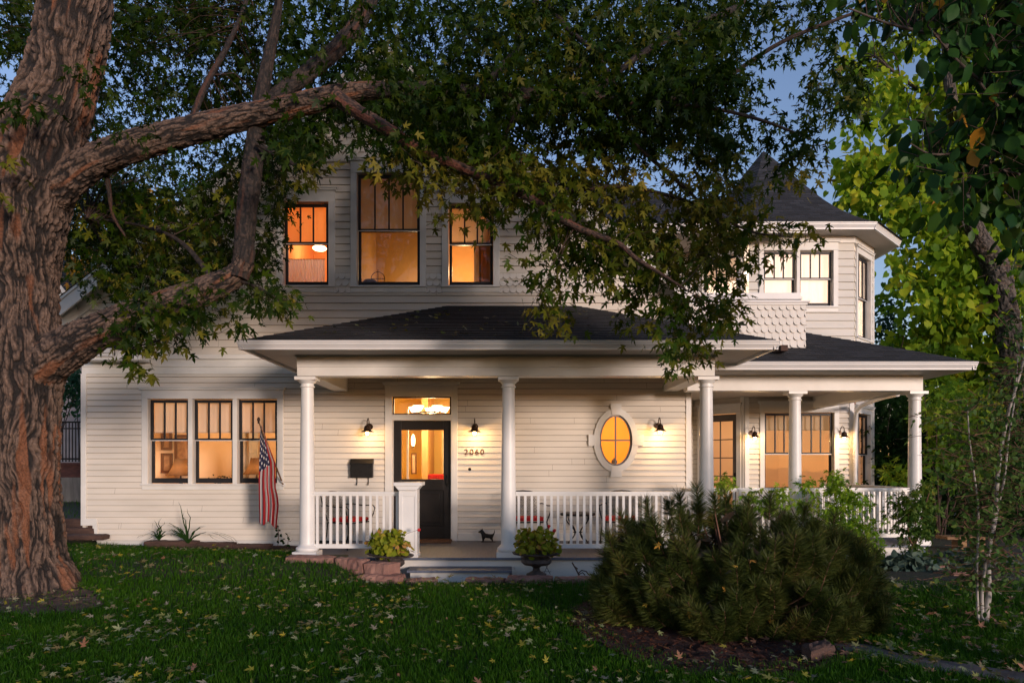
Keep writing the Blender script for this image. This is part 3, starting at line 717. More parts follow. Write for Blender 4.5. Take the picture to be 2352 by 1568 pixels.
# porch roofs
pr = MB(); zt = 4.30; ze = 3.21
roof_plane(pr, (EX0 - .03, EY - .03, ze), (EX1 + .03, EY - .03, ze), (1.2, YW, zt), (-.975, YW, zt))
pr.face([(EX0 - .03, EY - .03, ze), (-.975, YW, zt), (EX0 - .03, YW, ze)], [(0, 0), (1, 1), (2, 0)])
roof_plane(pr, (EX1 + .03, EY - .03, ze), (EX1 + .03, YW, ze), (1.2, YW, zt), (1.2, YW, zt))
pr.build('porch_roof', M['shingle'], house)
sp = MB(); k = .43; h = 4.12
def rp(s): return 3.15 + k * s
roof_plane(sp, (1.5, 10.62, 3.15), (7.18, 10.62, 3.15), (7.18 - h, 10.62 + h, rp(h)), (1.5, 10.62 + h, rp(h)))
roof_plane(sp, (7.18, 10.62, 3.15), (7.18, 15.7, 3.15), (7.18 - h, 15.7, rp(h)), (7.18 - h, 10.62 + h, rp(h)))
sp.build('side_porch_roof', M['shingle'], house)

# columns: plinth, base torus, tapered shaft, necking, capital, abacus
def column(x, y, z0, z1, r0=.108, r1=.088):
    c = MB(); H = z1 - z0
    c.box(x - .17, x + .17, y - .17, y + .17, z0, z0 + .075)
    pr = [(.145, .075), (.158, .09), (.163, .11), (.155, .13), (.135, .14), (.128, .155), (r0 + .004, .165)]
    for t in np.linspace(0, 1, 10): pr.append((r0 - (r0 - r1) * t ** 1.6, .18 + (H - .18 - .17) * t))
    pr += [(r1, H - .15), (r1 + .018, H - .145), (r1 + .018, H - .13), (r1 + .003, H - .125), (r1 + .003, H - .095), (r1 + .02, H - .085), (r1 + .045, H - .05), (r1 + .05, H - .045)]
    c.lathe((x, y, z0), pr, 40); c.box(x - .15, x + .15, y - .13, y + .13, z1 - .046, z1 - .001)
    o = c.build('porch_column', M['column'], house, smooth=True)
for u in (706, 1168, 1622): column(PX(u, 9.96), 9.96, FZ, bz0)
zb2 = PZ(897, 11.28)
for u in (1826, 2101): column(PX(u, 11.42), 11.42, FZ, zb2, .105, .088)
# railings
def rail(mb, a, b, z0=FZ, sp=.0945, top=.925):
    a = Vector((a[0], a[1], 0)); b = Vector((b[0], b[1], 0)); L = (b - a).length; d = (b - a) / L
    mb.beam(a + Vector((0, 0, z0 + top - .018)), b + Vector((0, 0, z0 + top - .018)), .095, .036)
    mb.beam(a + Vector((0, 0, z0 + top - .048)), b + Vector((0, 0, z0 + top - .048)), .055, .024)
    mb.beam(a + Vector((0, 0, z0 + .145)), b + Vector((0, 0, z0 + .145)), .06, .06)
    n = int(round(L / sp)); ang = math.atan2(d.y, d.x)
    for k in range(n):
        q = a + d * (L * (k + .5) / n); w = .0175
        i = len(mb.v)
        for z in (z0 + .175, z0 + top - .06):
            for sx, sy in ((-1, -1), (1, -1), (1, 1), (-1, 1)):
                mb.v.append((q.x + (sx * math.cos(ang) - sy * math.sin(ang)) * w, q.y + (sx * math.sin(ang) + sy * math.cos(ang)) * w, z))
        mb.f += [tuple(i + j for j in f) for f in ((0, 1, 5, 4), (1, 2, 6, 5), (2, 3, 7, 6), (3, 0, 4, 7))]
YR = 9.96
for a, b in (((-2.74, YR), (-1.50, YR)), ((.15, YR), (2.78, YR)), ((2.88, 10.05), (2.93, 11.36)), ((2.95, 11.42), (4.68, 11.42)), ((4.87, 11.42), (6.64, 11.42)), ((6.74, 11.5), (6.74, YT - .02))):
    r_ = MB(); rail(r_, a, b); r_.build('railing', M['column'], house)
pd = MB(); pa, pb = PX(916, 9.78), PX(958, 9.78); pz = PZ(1107, 9.78)
pd.box(pa, pb, 9.78, 10.06, FZ + .001, pz - .10); pd.box(pa - .012, pb + .012, 9.768, 10.072, FZ + .001, FZ + .05)
pd.prism([(pa, pz - .11), (pb, pz - .11), (pb + .05, pz - .05), (pa - .05, pz - .05)], 9.73, 10.1)
pd.box(pa - .065, pb + .07, 9.71, 10.13, pz - .05, pz)
pd.box(pa + .0, pa + .055, 9.77, 9.78, FZ + .12, pz - .12); pd.box(pb - .035, pb, 9.77, 9.78, FZ + .12, pz - .12); pd.box(pa + .055, pb - .035, 9.77, 9.78, pz - .20, pz - .12)
pd.build('newel_post', M['column'], house, bevel=.004)

# ---- the tower
TC = (6.275, YT + 2.04); A, B = 2.04, 1.165
TF = (TC[0] - B, YT, 0)                      # front face frame: local x from 0 to 2B
S2 = math.sqrt(2); CHL = (A - B) * S2
TRt = (TC[0] + B, YT, R(45)); TLt = (TC[0] - A, YT + (A - B), R(-45))
tx = lambda u: PX(u, YT) - TF[0]
tz = lambda v: PZ(v, YT)
oct_ = lambda a, b: [(TC[0] + x, TC[1] + y) for x, y in ((-b, -a), (b, -a), (a, -b), (a, b), (b, a), (-b, a), (-a, b), (-a, -b))]
ZE = 6.45
uh = [(tx(1753), tx(1912.5), tz(704), tz(576))]
lh = [(tx(1755), tx(1914.5), .98, tz(947))]
cru = [(.15, .97, 4.30, 6.09)]; crl = [(.15, .97, .98, 2.68)]
dh = [(.25, 1.07, FZ - .1, 2.66)]
mu, ml = MB(TF), MB(TF)
siding(mu, .085, 2 * B - .0, 3.3, 6.40, .165, uh); siding(ml, .09, 2 * B - .09, FZ, 3.02, .109, lh)
mu.xf = TRt; ml.xf = TRt
siding(mu, 0, CHL, 3.3, 6.40, .165, cru); siding(ml, .05, CHL, -.1, 3.02, .109, crl)
mu.xf = TLt; ml.xf = TLt
siding(mu, 0, CHL, 3.3, 6.40, .165, [(.27, 1.09, 4.30, 6.09)]); siding(ml, .0, CHL - .06, FZ, 3.02, .109, dh)
for mm in (mu, ml):
    mm.xf = (TC[0] + A, TC[1] - B, R(90)); siding(mm, 0, 2 * B, -.1 if mm is ml else 3.0, 3.02 if mm is ml else 6.4, .165)
    mm.xf = (TC[0] + B, TC[1] + A, R(180)); siding(mm, 0, 2 * B, 3.0, 6.4, .165)
    mm.xf = (TC[0] + A, TC[1] + B, R(135)); siding(mm, 0, CHL, 3.0, 6.4, .165)
mu.build('tower_wall', M['towersiding'], house); ml.build('tower_lower_wall', M['siding'], house)
cb = MB(TF)
cb.box(-.0, .09, -.032, .03, FZ, 3.02); cb.box(2 * B - .10, 2 * B + .0, -.032, .03, FZ, 3.02)
cb.box(-.02, 2 * B + .02, -.03, .02, 6.28, 6.42)
cb.xf = TRt; cb.box(0, CHL, -.03, .02, 6.28, 6.42); cb.box(CHL - .07, CHL + .01, -.03, .03, -.1, 6.28)
cb.xf = TLt; cb.box(0, CHL, -.03, .02, 6.28, 6.42); cb.box(CHL - .08, CHL, -.032, .03, FZ, 3.02)
cb.build('tower_trim', M['trim'], house, bevel=.003)
window(TF, [(tx(1753), tx(1828.5)), (tx(1836), tx(1912.5))], tz(704), tz(576), tz(639), 3, cw=.10, head=.17, apron=.09, shade=tz(700), smat='paleshade', label='double upper tower window with pale blinds')
window(TF, [(tx(1755), tx(1830)), (tx(1838), tx(1914.5))], .98, tz(947), tz(1041), 3, cw=.10, head=.19, apron=.08, shade=tz(985), smat='tanshade', label='double window of the side porch')
window(TRt, [(.15, .97)], 4.30, 6.09, 5.20, 3, cw=.09, head=.12, apron=.07, shade=4.36, smat='paleshade', label='tall narrow upper tower window')
window(TRt, [(.15, .97)], .98, 2.66, 1.78, 3, cw=.09, head=.12, apron=.07, shade=1.08, smat='paleshade', label='narrow lower tower window beyond the porch')
window(TLt, [(.27, 1.09)], 4.30, 6.09, 5.20, 3, cw=.09, head=.12, apron=.07, shade=5.6, label='upper tower window behind the maple leaves')
# glazed side door in the left chamfer
d = MB(TLt); d.box(.15, .25, -.045, 0, FZ, 2.66); d.box(1.07, 1.17, -.045, 0, FZ, 2.66); d.box(.15, 1.17, -.046, 0, 2.66, 2.84); d.box(.12, 1.2, -.08, 0, 2.84, 2.88)
d.build('side_door_frame', M['trim'], house, bevel=.004)
d = MB(TLt)
d.box(.255, .36, .02, .065, FZ + .02, 2.65); d.box(.96, 1.065, .02, .065, FZ + .02, 2.65); d.box(.36, .96, .02, .065, 2.50, 2.65); d.box(.36, .96, .02, .065, FZ + .02, FZ + .25)
d.box(.65, .672, .03, .055, FZ + .25, 2.5)
for k in range(1, 5):
    z = FZ + .25 + (2.5 - FZ - .25) * k / 5
    d.box(.36, .65, .03, .055, z - .011, z + .011); d.box(.672, .96, .03, .055, z - .011, z + .011)
sd = d.build('side_door', M['backdoor'], house, bevel=.003)
d = MB(TLt); d.face([(.36, .045, FZ + .25), (.96, .045, FZ + .25), (.96, .045, 2.5), (.36, .045, 2.5)]); d.build('pane', M['glass'], sd)
d = MB(TLt); d.box(1.0, 1.03, -.005, .02, 1.15, 1.38); d.tube([(1.015, -.01, 1.28), (1.015, -.04, 1.28), (.93, -.04, 1.28)], .009, 6); d.build('handle', M['iron'], sd)
# rooms of the tower (closed behind)
def oroom(z0, z1, m, lights):
    pl = oct_(A - .03, B - .01); r = MB()
    for k in (2, 3, 4, 5, 6):
        (ax, ay), (bx, by) = pl[k], pl[(k + 1) % 8]; r.face([(ax, ay, z0), (bx, by, z0), (bx, by, z1), (ax, ay, z1)])
    r.face([(x, y, z1) for x, y in pl]); r.face([(x, y, z0) for x, y in reversed(pl)])
    r.build('room_wall', M[m], house)
    for l in lights: lamp_light(None, *l, col=(1.0, .86, .72) if m == 'palecream' else (1.0, .76, .46))
oroom(FZ - .01, 3.0, 'cream', [(6.3, YT + 2.4, 2.3, 26, .15)])
oroom(3.9, 6.35, 'palecream', [(6.3, YT + 2.2, 5.6, 85, .15)])
# bell roof
tr = MB(); prof = []
EO = .46
for t in np.linspace(0, 1, 30):
    rr = (1 - t); z = 6.53 + (9.16 - 6.53) * (1 - (1 - t) ** .62) if False else 0
    prof.append(t)
def bell(t):
    # t 0 at the eave, 1 at the apex: flared foot, steep top
    r = (A + EO + .05) * (1 - t); s = 1 - r / (A + EO + .05)
    z = 6.54 + 2.62 * (0.50 * s + 0.62 * s * s - 0.12 * s ** 5 if True else s)
    return r, z
N = 34; angs_a, angs_b = A, B
for side in range(8):
    c0, c1 = oct_(1, B / A)[side], oct_(1, B / A)[(side + 1) % 8]
    q0 = Vector((c0[0] - TC[0], c0[1] - TC[1], 0)); q1 = Vector((c1[0] - TC[0], c1[1] - TC[1], 0))
    for k in range(N):
        (ra, za), (rb, zb_) = bell(k / N), bell((k + 1) / N)
        pts = [q0 * ra, q1 * ra, q1 * rb, q0 * rb]; zz = [za + .010, za + .010, zb_ + .001, zb_ + .001]
        w = (q1 - q0).length
        uv = [(-w * ra / 2 + side * 3.1, k * .125 + .002), (w * ra / 2 + side * 3.1, k * .125 + .002), (w * rb / 2 + side * 3.1, (k + 1) * .125 - .002), (-w * rb / 2 + side * 3.1, (k + 1) * .125 - .002)]
        tr.face([(TC[0] + p.x, TC[1] + p.y, z) for p, z in zip(pts, zz)], uv)
        tr.face([(TC[0] + p.x, TC[1] + p.y, z) for p, z in zip((pts[0], pts[1], pts[1], pts[0]), (za - .004, za - .004, za + .01, za + .01))], [(0, 0), (.01, 0), (.01, .001), (0, .001)])
tr.build('tower_roof', M['shingle'], house)
ts = MB(); po = oct_(A + EO - .02, B + (EO - .02) * .414); pi_ = oct_(A - .02, B - .01)
for k in range(8):
    j = (k + 1) % 8; ts.face([(po[k][0], po[k][1], 6.42), (po[j][0], po[j][1], 6.42), (pi_[j][0], pi_[j][1], 6.42), (pi_[k][0], pi_[k][1], 6.42)])
ts.build('tower_soffit', M['soffit'], house)
tg = MB()
for k in range(8):
    a, b = po[k], po[(k + 1) % 8]; d_ = Vector((b[0] - a[0], b[1] - a[1])).normalized(); o_ = (d_.y, -d_.x)
    e = .036
    gutter(tg, (a[0] - d_.x * e, a[1] - d_.y * e), (b[0] + d_.x * e, b[1] + d_.y * e), 6.555, o_, .14, .09)
tg.build('tower_gutter', M['gutter'], house)
# main wing behind: hipped roof, wall, eave
wr = MB()
roof_plane(wr, (-1.5, 14.2, 6.45), (6.24, 14.2, 6.45), (1.39, 18, 9.07), (-1.5, 18, 9.07))
roof_plane(wr, (6.24, 14.2, 6.45), (6.24, 21.8, 6.45), (1.39, 18, 9.07), (1.39, 18, 9.07))
wr.build('wing_roof', M['shingle'], house)
ww = MB((0, 15.67, 0)); siding(ww, GX1 - .1, 4.28, 3.1, 6.4, .127); siding(ww, GX1 - .1, 4.28, FZ, 3.02, .1005); ww.build('wing_wall', M['siding'], house)
ws = MB(); ws.box(2.6, 4.9, 14.24, 15.66, 6.33, 6.36); ws.build('wing_soffit', M['soffit'], house)
wg = MB(); gutter(wg, (2.4, 14.2), (6.22, 14.2), 6.46, (0, -1), .12); wg.box(2.4, 6.2, 14.2, 14.24, 6.3, 6.44); wg.build('wing_gutter', M['gutter'], house)
# balcony with scalloped shingles
bx0, bx1, by, bzb, bzt = 3.02, PX(1850, 11.4), 11.4, 3.38, PZ(696, 11.4)
bl = MB((0, by, 0)); bl.box(bx0, bx1 - .02, .0, .08, bzb, bzt); bl.box(bx1 - .10, bx1 - .02, .08, 3.3, 3.4, bzt)
bl.build('balcony_wall', M['shakes'], house)
bl = MB((0, by, 0)); scallops(bl, bx0, bx1 - .005, bzb, bzt, .118, .123, .036)
bl.xf = (bx1 - .02, by, R(90)); scallops(bl, 0, 3.2, bzb, bzt, .118, .123, .036)
bl.build('balcony_shingles', M['shakes'], house)
bl = MB(); bl.box(bx0, bx1 + .05, by - .07, by + .12, bzt, bzt + .035); bl.box(bx0, bx1 + .02, by - .04, by + .02, bzt - .035, bzt); bl.box(bx1 - .12, bx1 + .05, by + .12, YT - .05, bzt, bzt + .035)
zc = PZ(690, 11.9); bl.box(bx0, PX(1838, 11.9), 11.8, 12.0, zc, zc + .05); bl.box(bx0, PX(1836, 11.9), 11.84, 11.98, zc + .05, zc + .12); bl.box(bx0, PX(1836, 11.9), 11.86, 11.96, bzt - .3, zc)
bl.build('balcony_cap', M['gutter'], house, bevel=.004)
# small brown downspout outlet and the curved downspout on the tower corner
ds = MB(); x, y, z = P(1796, 801, 10.9); ds.box(x - .055, x + .055, y - .1, y + .35, z - .045, z + .045); ds.build('outlet_box', M['timber'], house)
ds = MB(); ds.tube([P(2062, 905, 11.9), P(2030, 912, 12.6), P(2000, 922, 13.6), P(1978, 932, 14.5), P(1967, 948, 14.68), P(1964, 985, 14.70), P(1964, 1120, 14.70), P(1964, 1150, 14.7)], .042, 10); ds.build('downspout', M['column'], house, smooth=True)
# ============================================================= GROUND
def sst(a, b, x):
    t = np.clip((x - a) / (b - a), 0, 1); return t * t * (3 - 2 * t)
def gz(x, y):
    x = np.asarray(x, float); y = np.asarray(y, float)
    left = .27 * sst(7.3, 9.6, y) + (.20 - .11 * np.clip((x + 6.9) / 3.9, 0, 1) - .27) * sst(9.9, 11.5, y)
    mid = .065 * sst(5, 8.7, y) - .14 * sst(8.95, 9.1, y)
    right = .0 * x
    w1 = sst(-2.3, -1.55, x) * 1.0; w2 = sst(1.2, 2.6, x)
    z = left * (1 - w1) + (mid * (1 - w2) + right * w2) * w1
    far = .58 * sst(-7.30, -7.42, x) * sst(11.95, 12.15, y) + .02 * np.clip(y - 12.2, 0, 8) * (x < -7.3)
    z = z + np.where(x < -7.29, np.maximum(far - z * sst(11.95, 12.15, y), 0), 0)
    bump = .018 * (vnoise(x * 1.3 + 50, y * 1.3 + 50, 3) - .5) + .008 * (vnoise(x * 5 + 50, y * 5 + 50, 4) - .5)
    return z + bump * (y < 9.0)
def ray_ground(u, v, h=0.0):
    Y = 6.0
    for _ in range(30): Y = (CZ - float(gz(PX(u, Y), Y)) - h) * F / (v - 1062)
    return PX(u, Y), Y
xs = np.concatenate([[-200, -80, -40, -20], np.arange(-13, 13.01, .1), [20, 40, 80, 200]]); ys = np.concatenate([[-120, -40, -10], np.arange(-2, 18.01, .1), [20, 24, 30, 45, 80, 250]])
xg, yg = np.meshgrid(xs, ys); zg = gz(np.clip(xg, -13, 13), np.clip(yg, -2, 20))
V = np.stack([xg.ravel(), yg.ravel(), zg.ravel()], 1); nx, ny = len(xs), len(ys)
ii = (np.arange(ny - 1)[:, None] * nx + np.arange(nx - 1)[None]).ravel()
gm = mat('lawn_soil', (0.018, 0.028, 0.010), (0.028, 0.024, 0.014), 0.95, 3.0, 0.6, 30)
g = np_mesh('ground', V, np.stack([ii, ii + 1, ii + nx + 1, ii + nx], 1), gm, smooth=True); tag(g, None, None, kind='structure')

def sheet(name, pts, m, h=.004, cuts=60, wig=0.05, kind='structure'):
    """polygon laid on the ground, ragged rim"""
    cx = sum(p[0] for p in pts) / len(pts); cy = sum(p[1] for p in pts) / len(pts); rim = []
    n = len(pts)
    for k in range(n):
        a, b = np.array(pts[k]), np.array(pts[(k + 1) % n])
        for t in np.linspace(0, 1, max(2, int(cuts / n)), endpoint=False):
            q = a + (b - a) * t; rim.append(q + rng.uniform(-wig, wig, 2))
    rim = np.array(rim); V = []; rings = np.linspace(1, 0, 14)
    for s in rings: V.append(np.c_[(rim - (cx, cy)) * s + (cx, cy)])
    V = np.concatenate(V); z = gz(V[:, 0], V[:, 1]) + h + .008 * vnoise(V[:, 0] * 8 + 90, V[:, 1] * 8 + 90, 9)
    k = len(rim); Fc = [(r * k + i, r * k + (i + 1) % k, (r + 1) * k + (i + 1) % k, (r + 1) * k + i) for r in range(len(rings) - 1) for i in range(k)]
    o = np_mesh(name, np.c_[V, z], Fc, m, smooth=True); tag(o, None, None, kind=kind); return o
def in_poly(x, y, poly):
    r = np.zeros(len(x), bool); n = len(poly)
    for i in range(n):
        (x1, y1), (x2, y2) = poly[i], poly[(i + 1) % n]
        c = ((y1 > y) != (y2 > y)) & (x < (x2 - x1) * (y - y1) / (y2 - y1 + 1e-9) + x1); r ^= c
    return r
# garden path in the lower right corner
pt_top = [ray_ground(*q) for q in ((1915, 1480), (1990, 1484), (2075, 1508), (2210, 1528), (2352, 1550), (2600, 1590))]
pt_bot = [ray_ground(*q) for q in ((1925, 1498), (2005, 1506), (2090, 1535), (2210, 1556), (2352, 1580), (2600, 1625))]
pv = []; 
for (a, b), (c, d) in zip(pt_top, pt_bot): pv += [(a, b, float(gz(a, b)) + .022), (c, d, float(gz(c, d)) + .022)]
po_ = MB(); 
for k in range(len(pt_top) - 1): po_.face([pv[2 * k + 1], pv[2 * k + 3], pv[2 * k + 2], pv[2 * k]])
pth = po_.build('path', M['path']); tag(pth, None, None, kind='structure')
bed = [ray_ground(*q) for q in ((1340, 1385), (1300, 1440), (1420, 1510), (1600, 1552), (1800, 1556), (1960, 1520), (2010, 1400), (1900, 1350), (1450, 1350))]
bed_c = np.mean(bed, 0); bed_in = [tuple(bed_c + (np.array(q) - bed_c) * .8) for q in bed]
sheet('mulch_bed', bed, M['mulch'], .016, 90, .10)
nc = 9000; cxy = np.array(bed); q = rng.uniform(cxy.min(0), cxy.max(0), (nc, 2)); q = q[in_poly(q[:, 0], q[:, 1], bed)]; nc = len(q)
V, Fc = leaf_arrays(np.c_[q, gz(q[:, 0], q[:, 1]) + rng.uniform(.018, .035, nc)], rng.normal(0, 1, (nc, 3)) * (1, 1, .25), np.array([0, 0, 1.]) + rng.normal(0, .4, (nc, 3)), rng.uniform(.02, .06, nc), OVAL * np.array([.45, 1, 1]))
tag(np_mesh('bark_chips', V, Fc, leafmat('bark_chip', [(0, (.10, .03, .015)), (.6, (.05, .02, .012)), (1, (.18, .08, .04))], 0, .8, 3, .2)), None, None, kind='stuff')
soil = [ray_ground(*q) for q in ((-40, 1372), (-60, 1400), (60, 1415), (180, 1408), (238, 1392), (225, 1368), (190, 1350), (60, 1340))]
sheet('bare_soil', soil, mat('root_soil', (0.11, 0.065, 0.052), (0.055, 0.032, 0.026), .95, 6, .8, 30), .010)
bk = sheet('planting_bed', [(3.0, 10.4), (3.0, 11.25), (7.0, 11.25), (12, 13.5), (12, 12.0), (7.4, 10.55), (5.2, 10.35)], M['soil'], .008)

# grass: many single blades
path_poly = pt_top + pt_bot[::-1]
def grass_pts(n, y0, y1):
    y = y0 + (y1 - y0) * rng.uniform(0, 1, n); x = rng.uniform(-.80, .80, n) * y + .0
    ok = ~in_poly(x, y, path_poly) & ~(in_poly(x, y, bed) & (rng.uniform(0, 1, n) < .80)) & ~in_poly(x, y, bed_in)
    ok &= ~(in_poly(x, y, soil) & (rng.uniform(0, 1, n) < .85))
    house_ = ((x > -7.3) & (y > 11.75)) | ((x > -2.95) & (y > 9.35)) | ((x > -1.75) & (y > 8.85) & (x < 1.5)) | ((x > 1.4) & (x < 6.9) & (y > 9.75 + .0 * x) & (x < 3.0)) | ((x > 2.9) & (y > 10.45 + np.clip(x - 5, 0, 9) * .22))
    left_ok = (x < -1.7) & (y < 9.33)
    return x[ok & (~house_)], y[ok & (~house_)]
gx, gy = [], []
for n, a, b in ((95000, 4.6, 6.6), (80000, 6.6, 8.6), (60000, 8.6, 11.9), (9000, 12.3, 18)):
    x, y = grass_pts(n, a, b)
    if a > 12: k = x < -7.4; x, y = x[k], y[k]
    gx.append(x); gy.append(y)
gx = np.concatenate(gx); gy = np.concatenate(gy); n = len(gx)
# tufts: pull the blades together
gx += .03 * (vnoise(gx * 14, gy * 14 + 9, 5) - .5); gy += .03 * (vnoise(gx * 14 + 7, gy * 14, 6) - .5)
base_ = np.stack([gx, gy, gz(gx, gy) - .004], 1)
hh = rng.uniform(.035, .085, n) * (.7 + .6 * vnoise(gx * 2.2 + 30, gy * 2.2 + 30, 8)) * (1 - .35 * sst(8.2, 9.4, gy) * (gx > -1.8)); aa = rng.uniform(0, 2 * np.pi, n); ww = rng.uniform(.0022, .0042, n) * (.8 + .05 * gy)
side = np.stack([np.cos(aa), np.sin(aa), 0 * aa], 1); lean = np.stack([np.sin(aa), -np.cos(aa), 0 * aa], 1) * rng.normal(0, .45, (n, 1)) + rng.normal(0, .15, (n, 3)) * (1, 1, 0)
p0 = base_ - side * ww[:, None]; p1 = base_ + side * ww[:, None]; mid_ = base_ + lean * hh[:, None] * .35 + np.c_[0 * hh, 0 * hh, hh * .6]
p2 = mid_ + side * ww[:, None] * .7; p3 = mid_ - side * ww[:, None] * .7; p4 = base_ + lean * hh[:, None] + np.c_[0 * hh, 0 * hh, hh * .95]
V = np.stack([p0, p1, p2, p3, p4], 1).reshape(-1, 3); b5 = np.arange(n) * 5
Fc = np.concatenate([np.stack([b5, b5 + 1, b5 + 2], 1), np.stack([b5, b5 + 2, b5 + 3], 1), np.stack([b5 + 3, b5 + 2, b5 + 4], 1)])
grassm = leafmat('grass_blade', [(0, (.014, .055, .002)), (.5, (.032, .105, .004)), (.88, (.062, .145, .008)), (1, (.16, .15, .04))], .3, .5, .8, .5)
gr_ = np_mesh('grass', V, Fc, grassm); tag(gr_, None, None, kind='stuff')

# fallen maple leaves
def fallen(name, n, y0, y1, size, cols, wfun=None):
    x, y = rng.uniform(-.8, .8, n), rng.uniform(y0, y1, n); x = x * y
    if wfun is not None:
        k = rng.uniform(0, 1, n) < wfun(x, y); x, y = x[k], y[k]
    hs = ((x > -7.3) & (y > 11.7)) | ((x > -2.95) & (y > 9.4)) | ((x > -1.75) & (y > 9.0)) & (x < 1.7) | ((x > 1.3) & (y > 10.4))
    x, y = x[~hs], y[~hs]; n = len(x)
    ax = rng.normal(0, 1, (n, 3)) * (1, 1, .28); nr = np.array([0, 0, 1.]) + rng.normal(0, .38, (n, 3))
    T = MAPLE.copy(); T[:, 2] += .10 * (np.abs(T[:, 0]) ** 1.5) * 3 * (1) ; T[:, 2] += .12 * (T[:, 1] - .4) ** 2
    V, Fc = leaf_arrays(np.stack([x, y, gz(x, y) + rng.uniform(.038, .075, n)], 1), ax, nr, size * rng.uniform(.25, 1.0, n), T)
    o = np_mesh(name, V, Fc, cols); tag(o, None, None, kind='stuff'); return o
clump = lambda x, y: np.clip(.2 + 1.6 * (vnoise(x * 1.6 + 70, y * 1.6 + 70, 11) - .25), 0.1, 1)
fl = leafmat('fallen_yellow_leaf', [(0, (.24, .26, .19)), (.28, (.18, .22, .09)), (.45, (.30, .25, .03)), (.6, (.09, .13, .025)), (.8, (.16, .13, .07)), (1, (.30, .29, .23))], .15, .6, 3, .15)
fallen('fallen_leaves', 10000, 4.7, 11.6, .080, fl, clump)
fb = leafmat('fallen_brown_leaf', [(0, (.20, .10, .06)), (.5, (.26, .14, .09)), (1, (.12, .05, .03))], .1, .6, 3, .15)
fallen('fallen_brown_leaves', 2600, 4.7, 11.0, .085, fb, lambda x, y: np.clip(.06 + 1.0 * sst(1.6, 3.4, x) * np.clip(1.25 - np.abs(y - 6.3) * .45, .15, 1), 0, 1))

# ============================================================= THE BIG MAPLE
def barkmat(name, c_ridge, c_furrow, c_orange, onoise=.55):
    m = bpy.data.materials.new(name); n, l, b = nodes(m)
    at = n.new('ShaderNodeAttribute'); at.attribute_name = 'ridge'
    tc = n.new('ShaderNodeTexCoord')
    def N(sc, det=4):
        t = n.new('ShaderNodeTexNoise'); t.inputs['Scale'].default_value = sc; t.inputs['Detail'].default_value = det; l.new(tc.outputs['Object'], t.inputs['Vector']); return t
    fine, big = N(45), N(2.6, 6)
    r1 = n.new('ShaderNodeValToRGB'); e = r1.color_ramp.elements; e[0].position = .22; e[0].color = (*c_furrow, 1); e[1].position = .80; e[1].color = (*c_ridge, 1)
    l.new(at.outputs['Fac'], r1.inputs[0])
    mo = n.new('ShaderNodeMix'); mo.data_type = 'RGBA'; mo.inputs[7].default_value = (*c_orange, 1)
    a2 = n.new('ShaderNodeAttribute'); a2.attribute_name = 'tone'
    r2 = n.new('ShaderNodeValToRGB'); r2.color_ramp.elements[0].position = onoise; r2.color_ramp.elements[1].position = onoise + .12; l.new(a2.outputs['Fac'], r2.inputs[0])
    mm = n.new('ShaderNodeMath'); mm.operation = 'MULTIPLY'; mm.inputs[1].default_value = .8; l.new(r2.outputs[0], mm.inputs[0]); l.new(mm.outputs[0], mo.inputs[0])
    l.new(r1.outputs[0], mo.inputs[6])
    mf = n.new('ShaderNodeMix'); mf.data_type = 'RGBA'; mf.blend_type = 'MULTIPLY'; mf.inputs[0].default_value = .7; l.new(mo.outputs[2], mf.inputs[6])
    r3 = n.new('ShaderNodeValToRGB'); r3.color_ramp.elements[0].position = .3; r3.color_ramp.elements[0].color = (.4, .4, .4, 1); r3.color_ramp.elements[1].position = .65; r3.color_ramp.elements[1].color = (1.25, 1.25, 1.25, 1)
    l.new(fine.outputs['Fac'], r3.inputs[0]); l.new(r3.outputs[0], mf.inputs[7]); l.new(mf.outputs[2], b.inputs['Base Color'])
    bp = n.new('ShaderNodeBump'); bp.inputs['Strength'].default_value = .9; bp.inputs['Distance'].default_value = .015; l.new(fine.outputs['Fac'], bp.inputs['Height']); l.new(bp.outputs[0], b.inputs['Normal'])
    b.inputs['Roughness'].default_value = .85
    return m
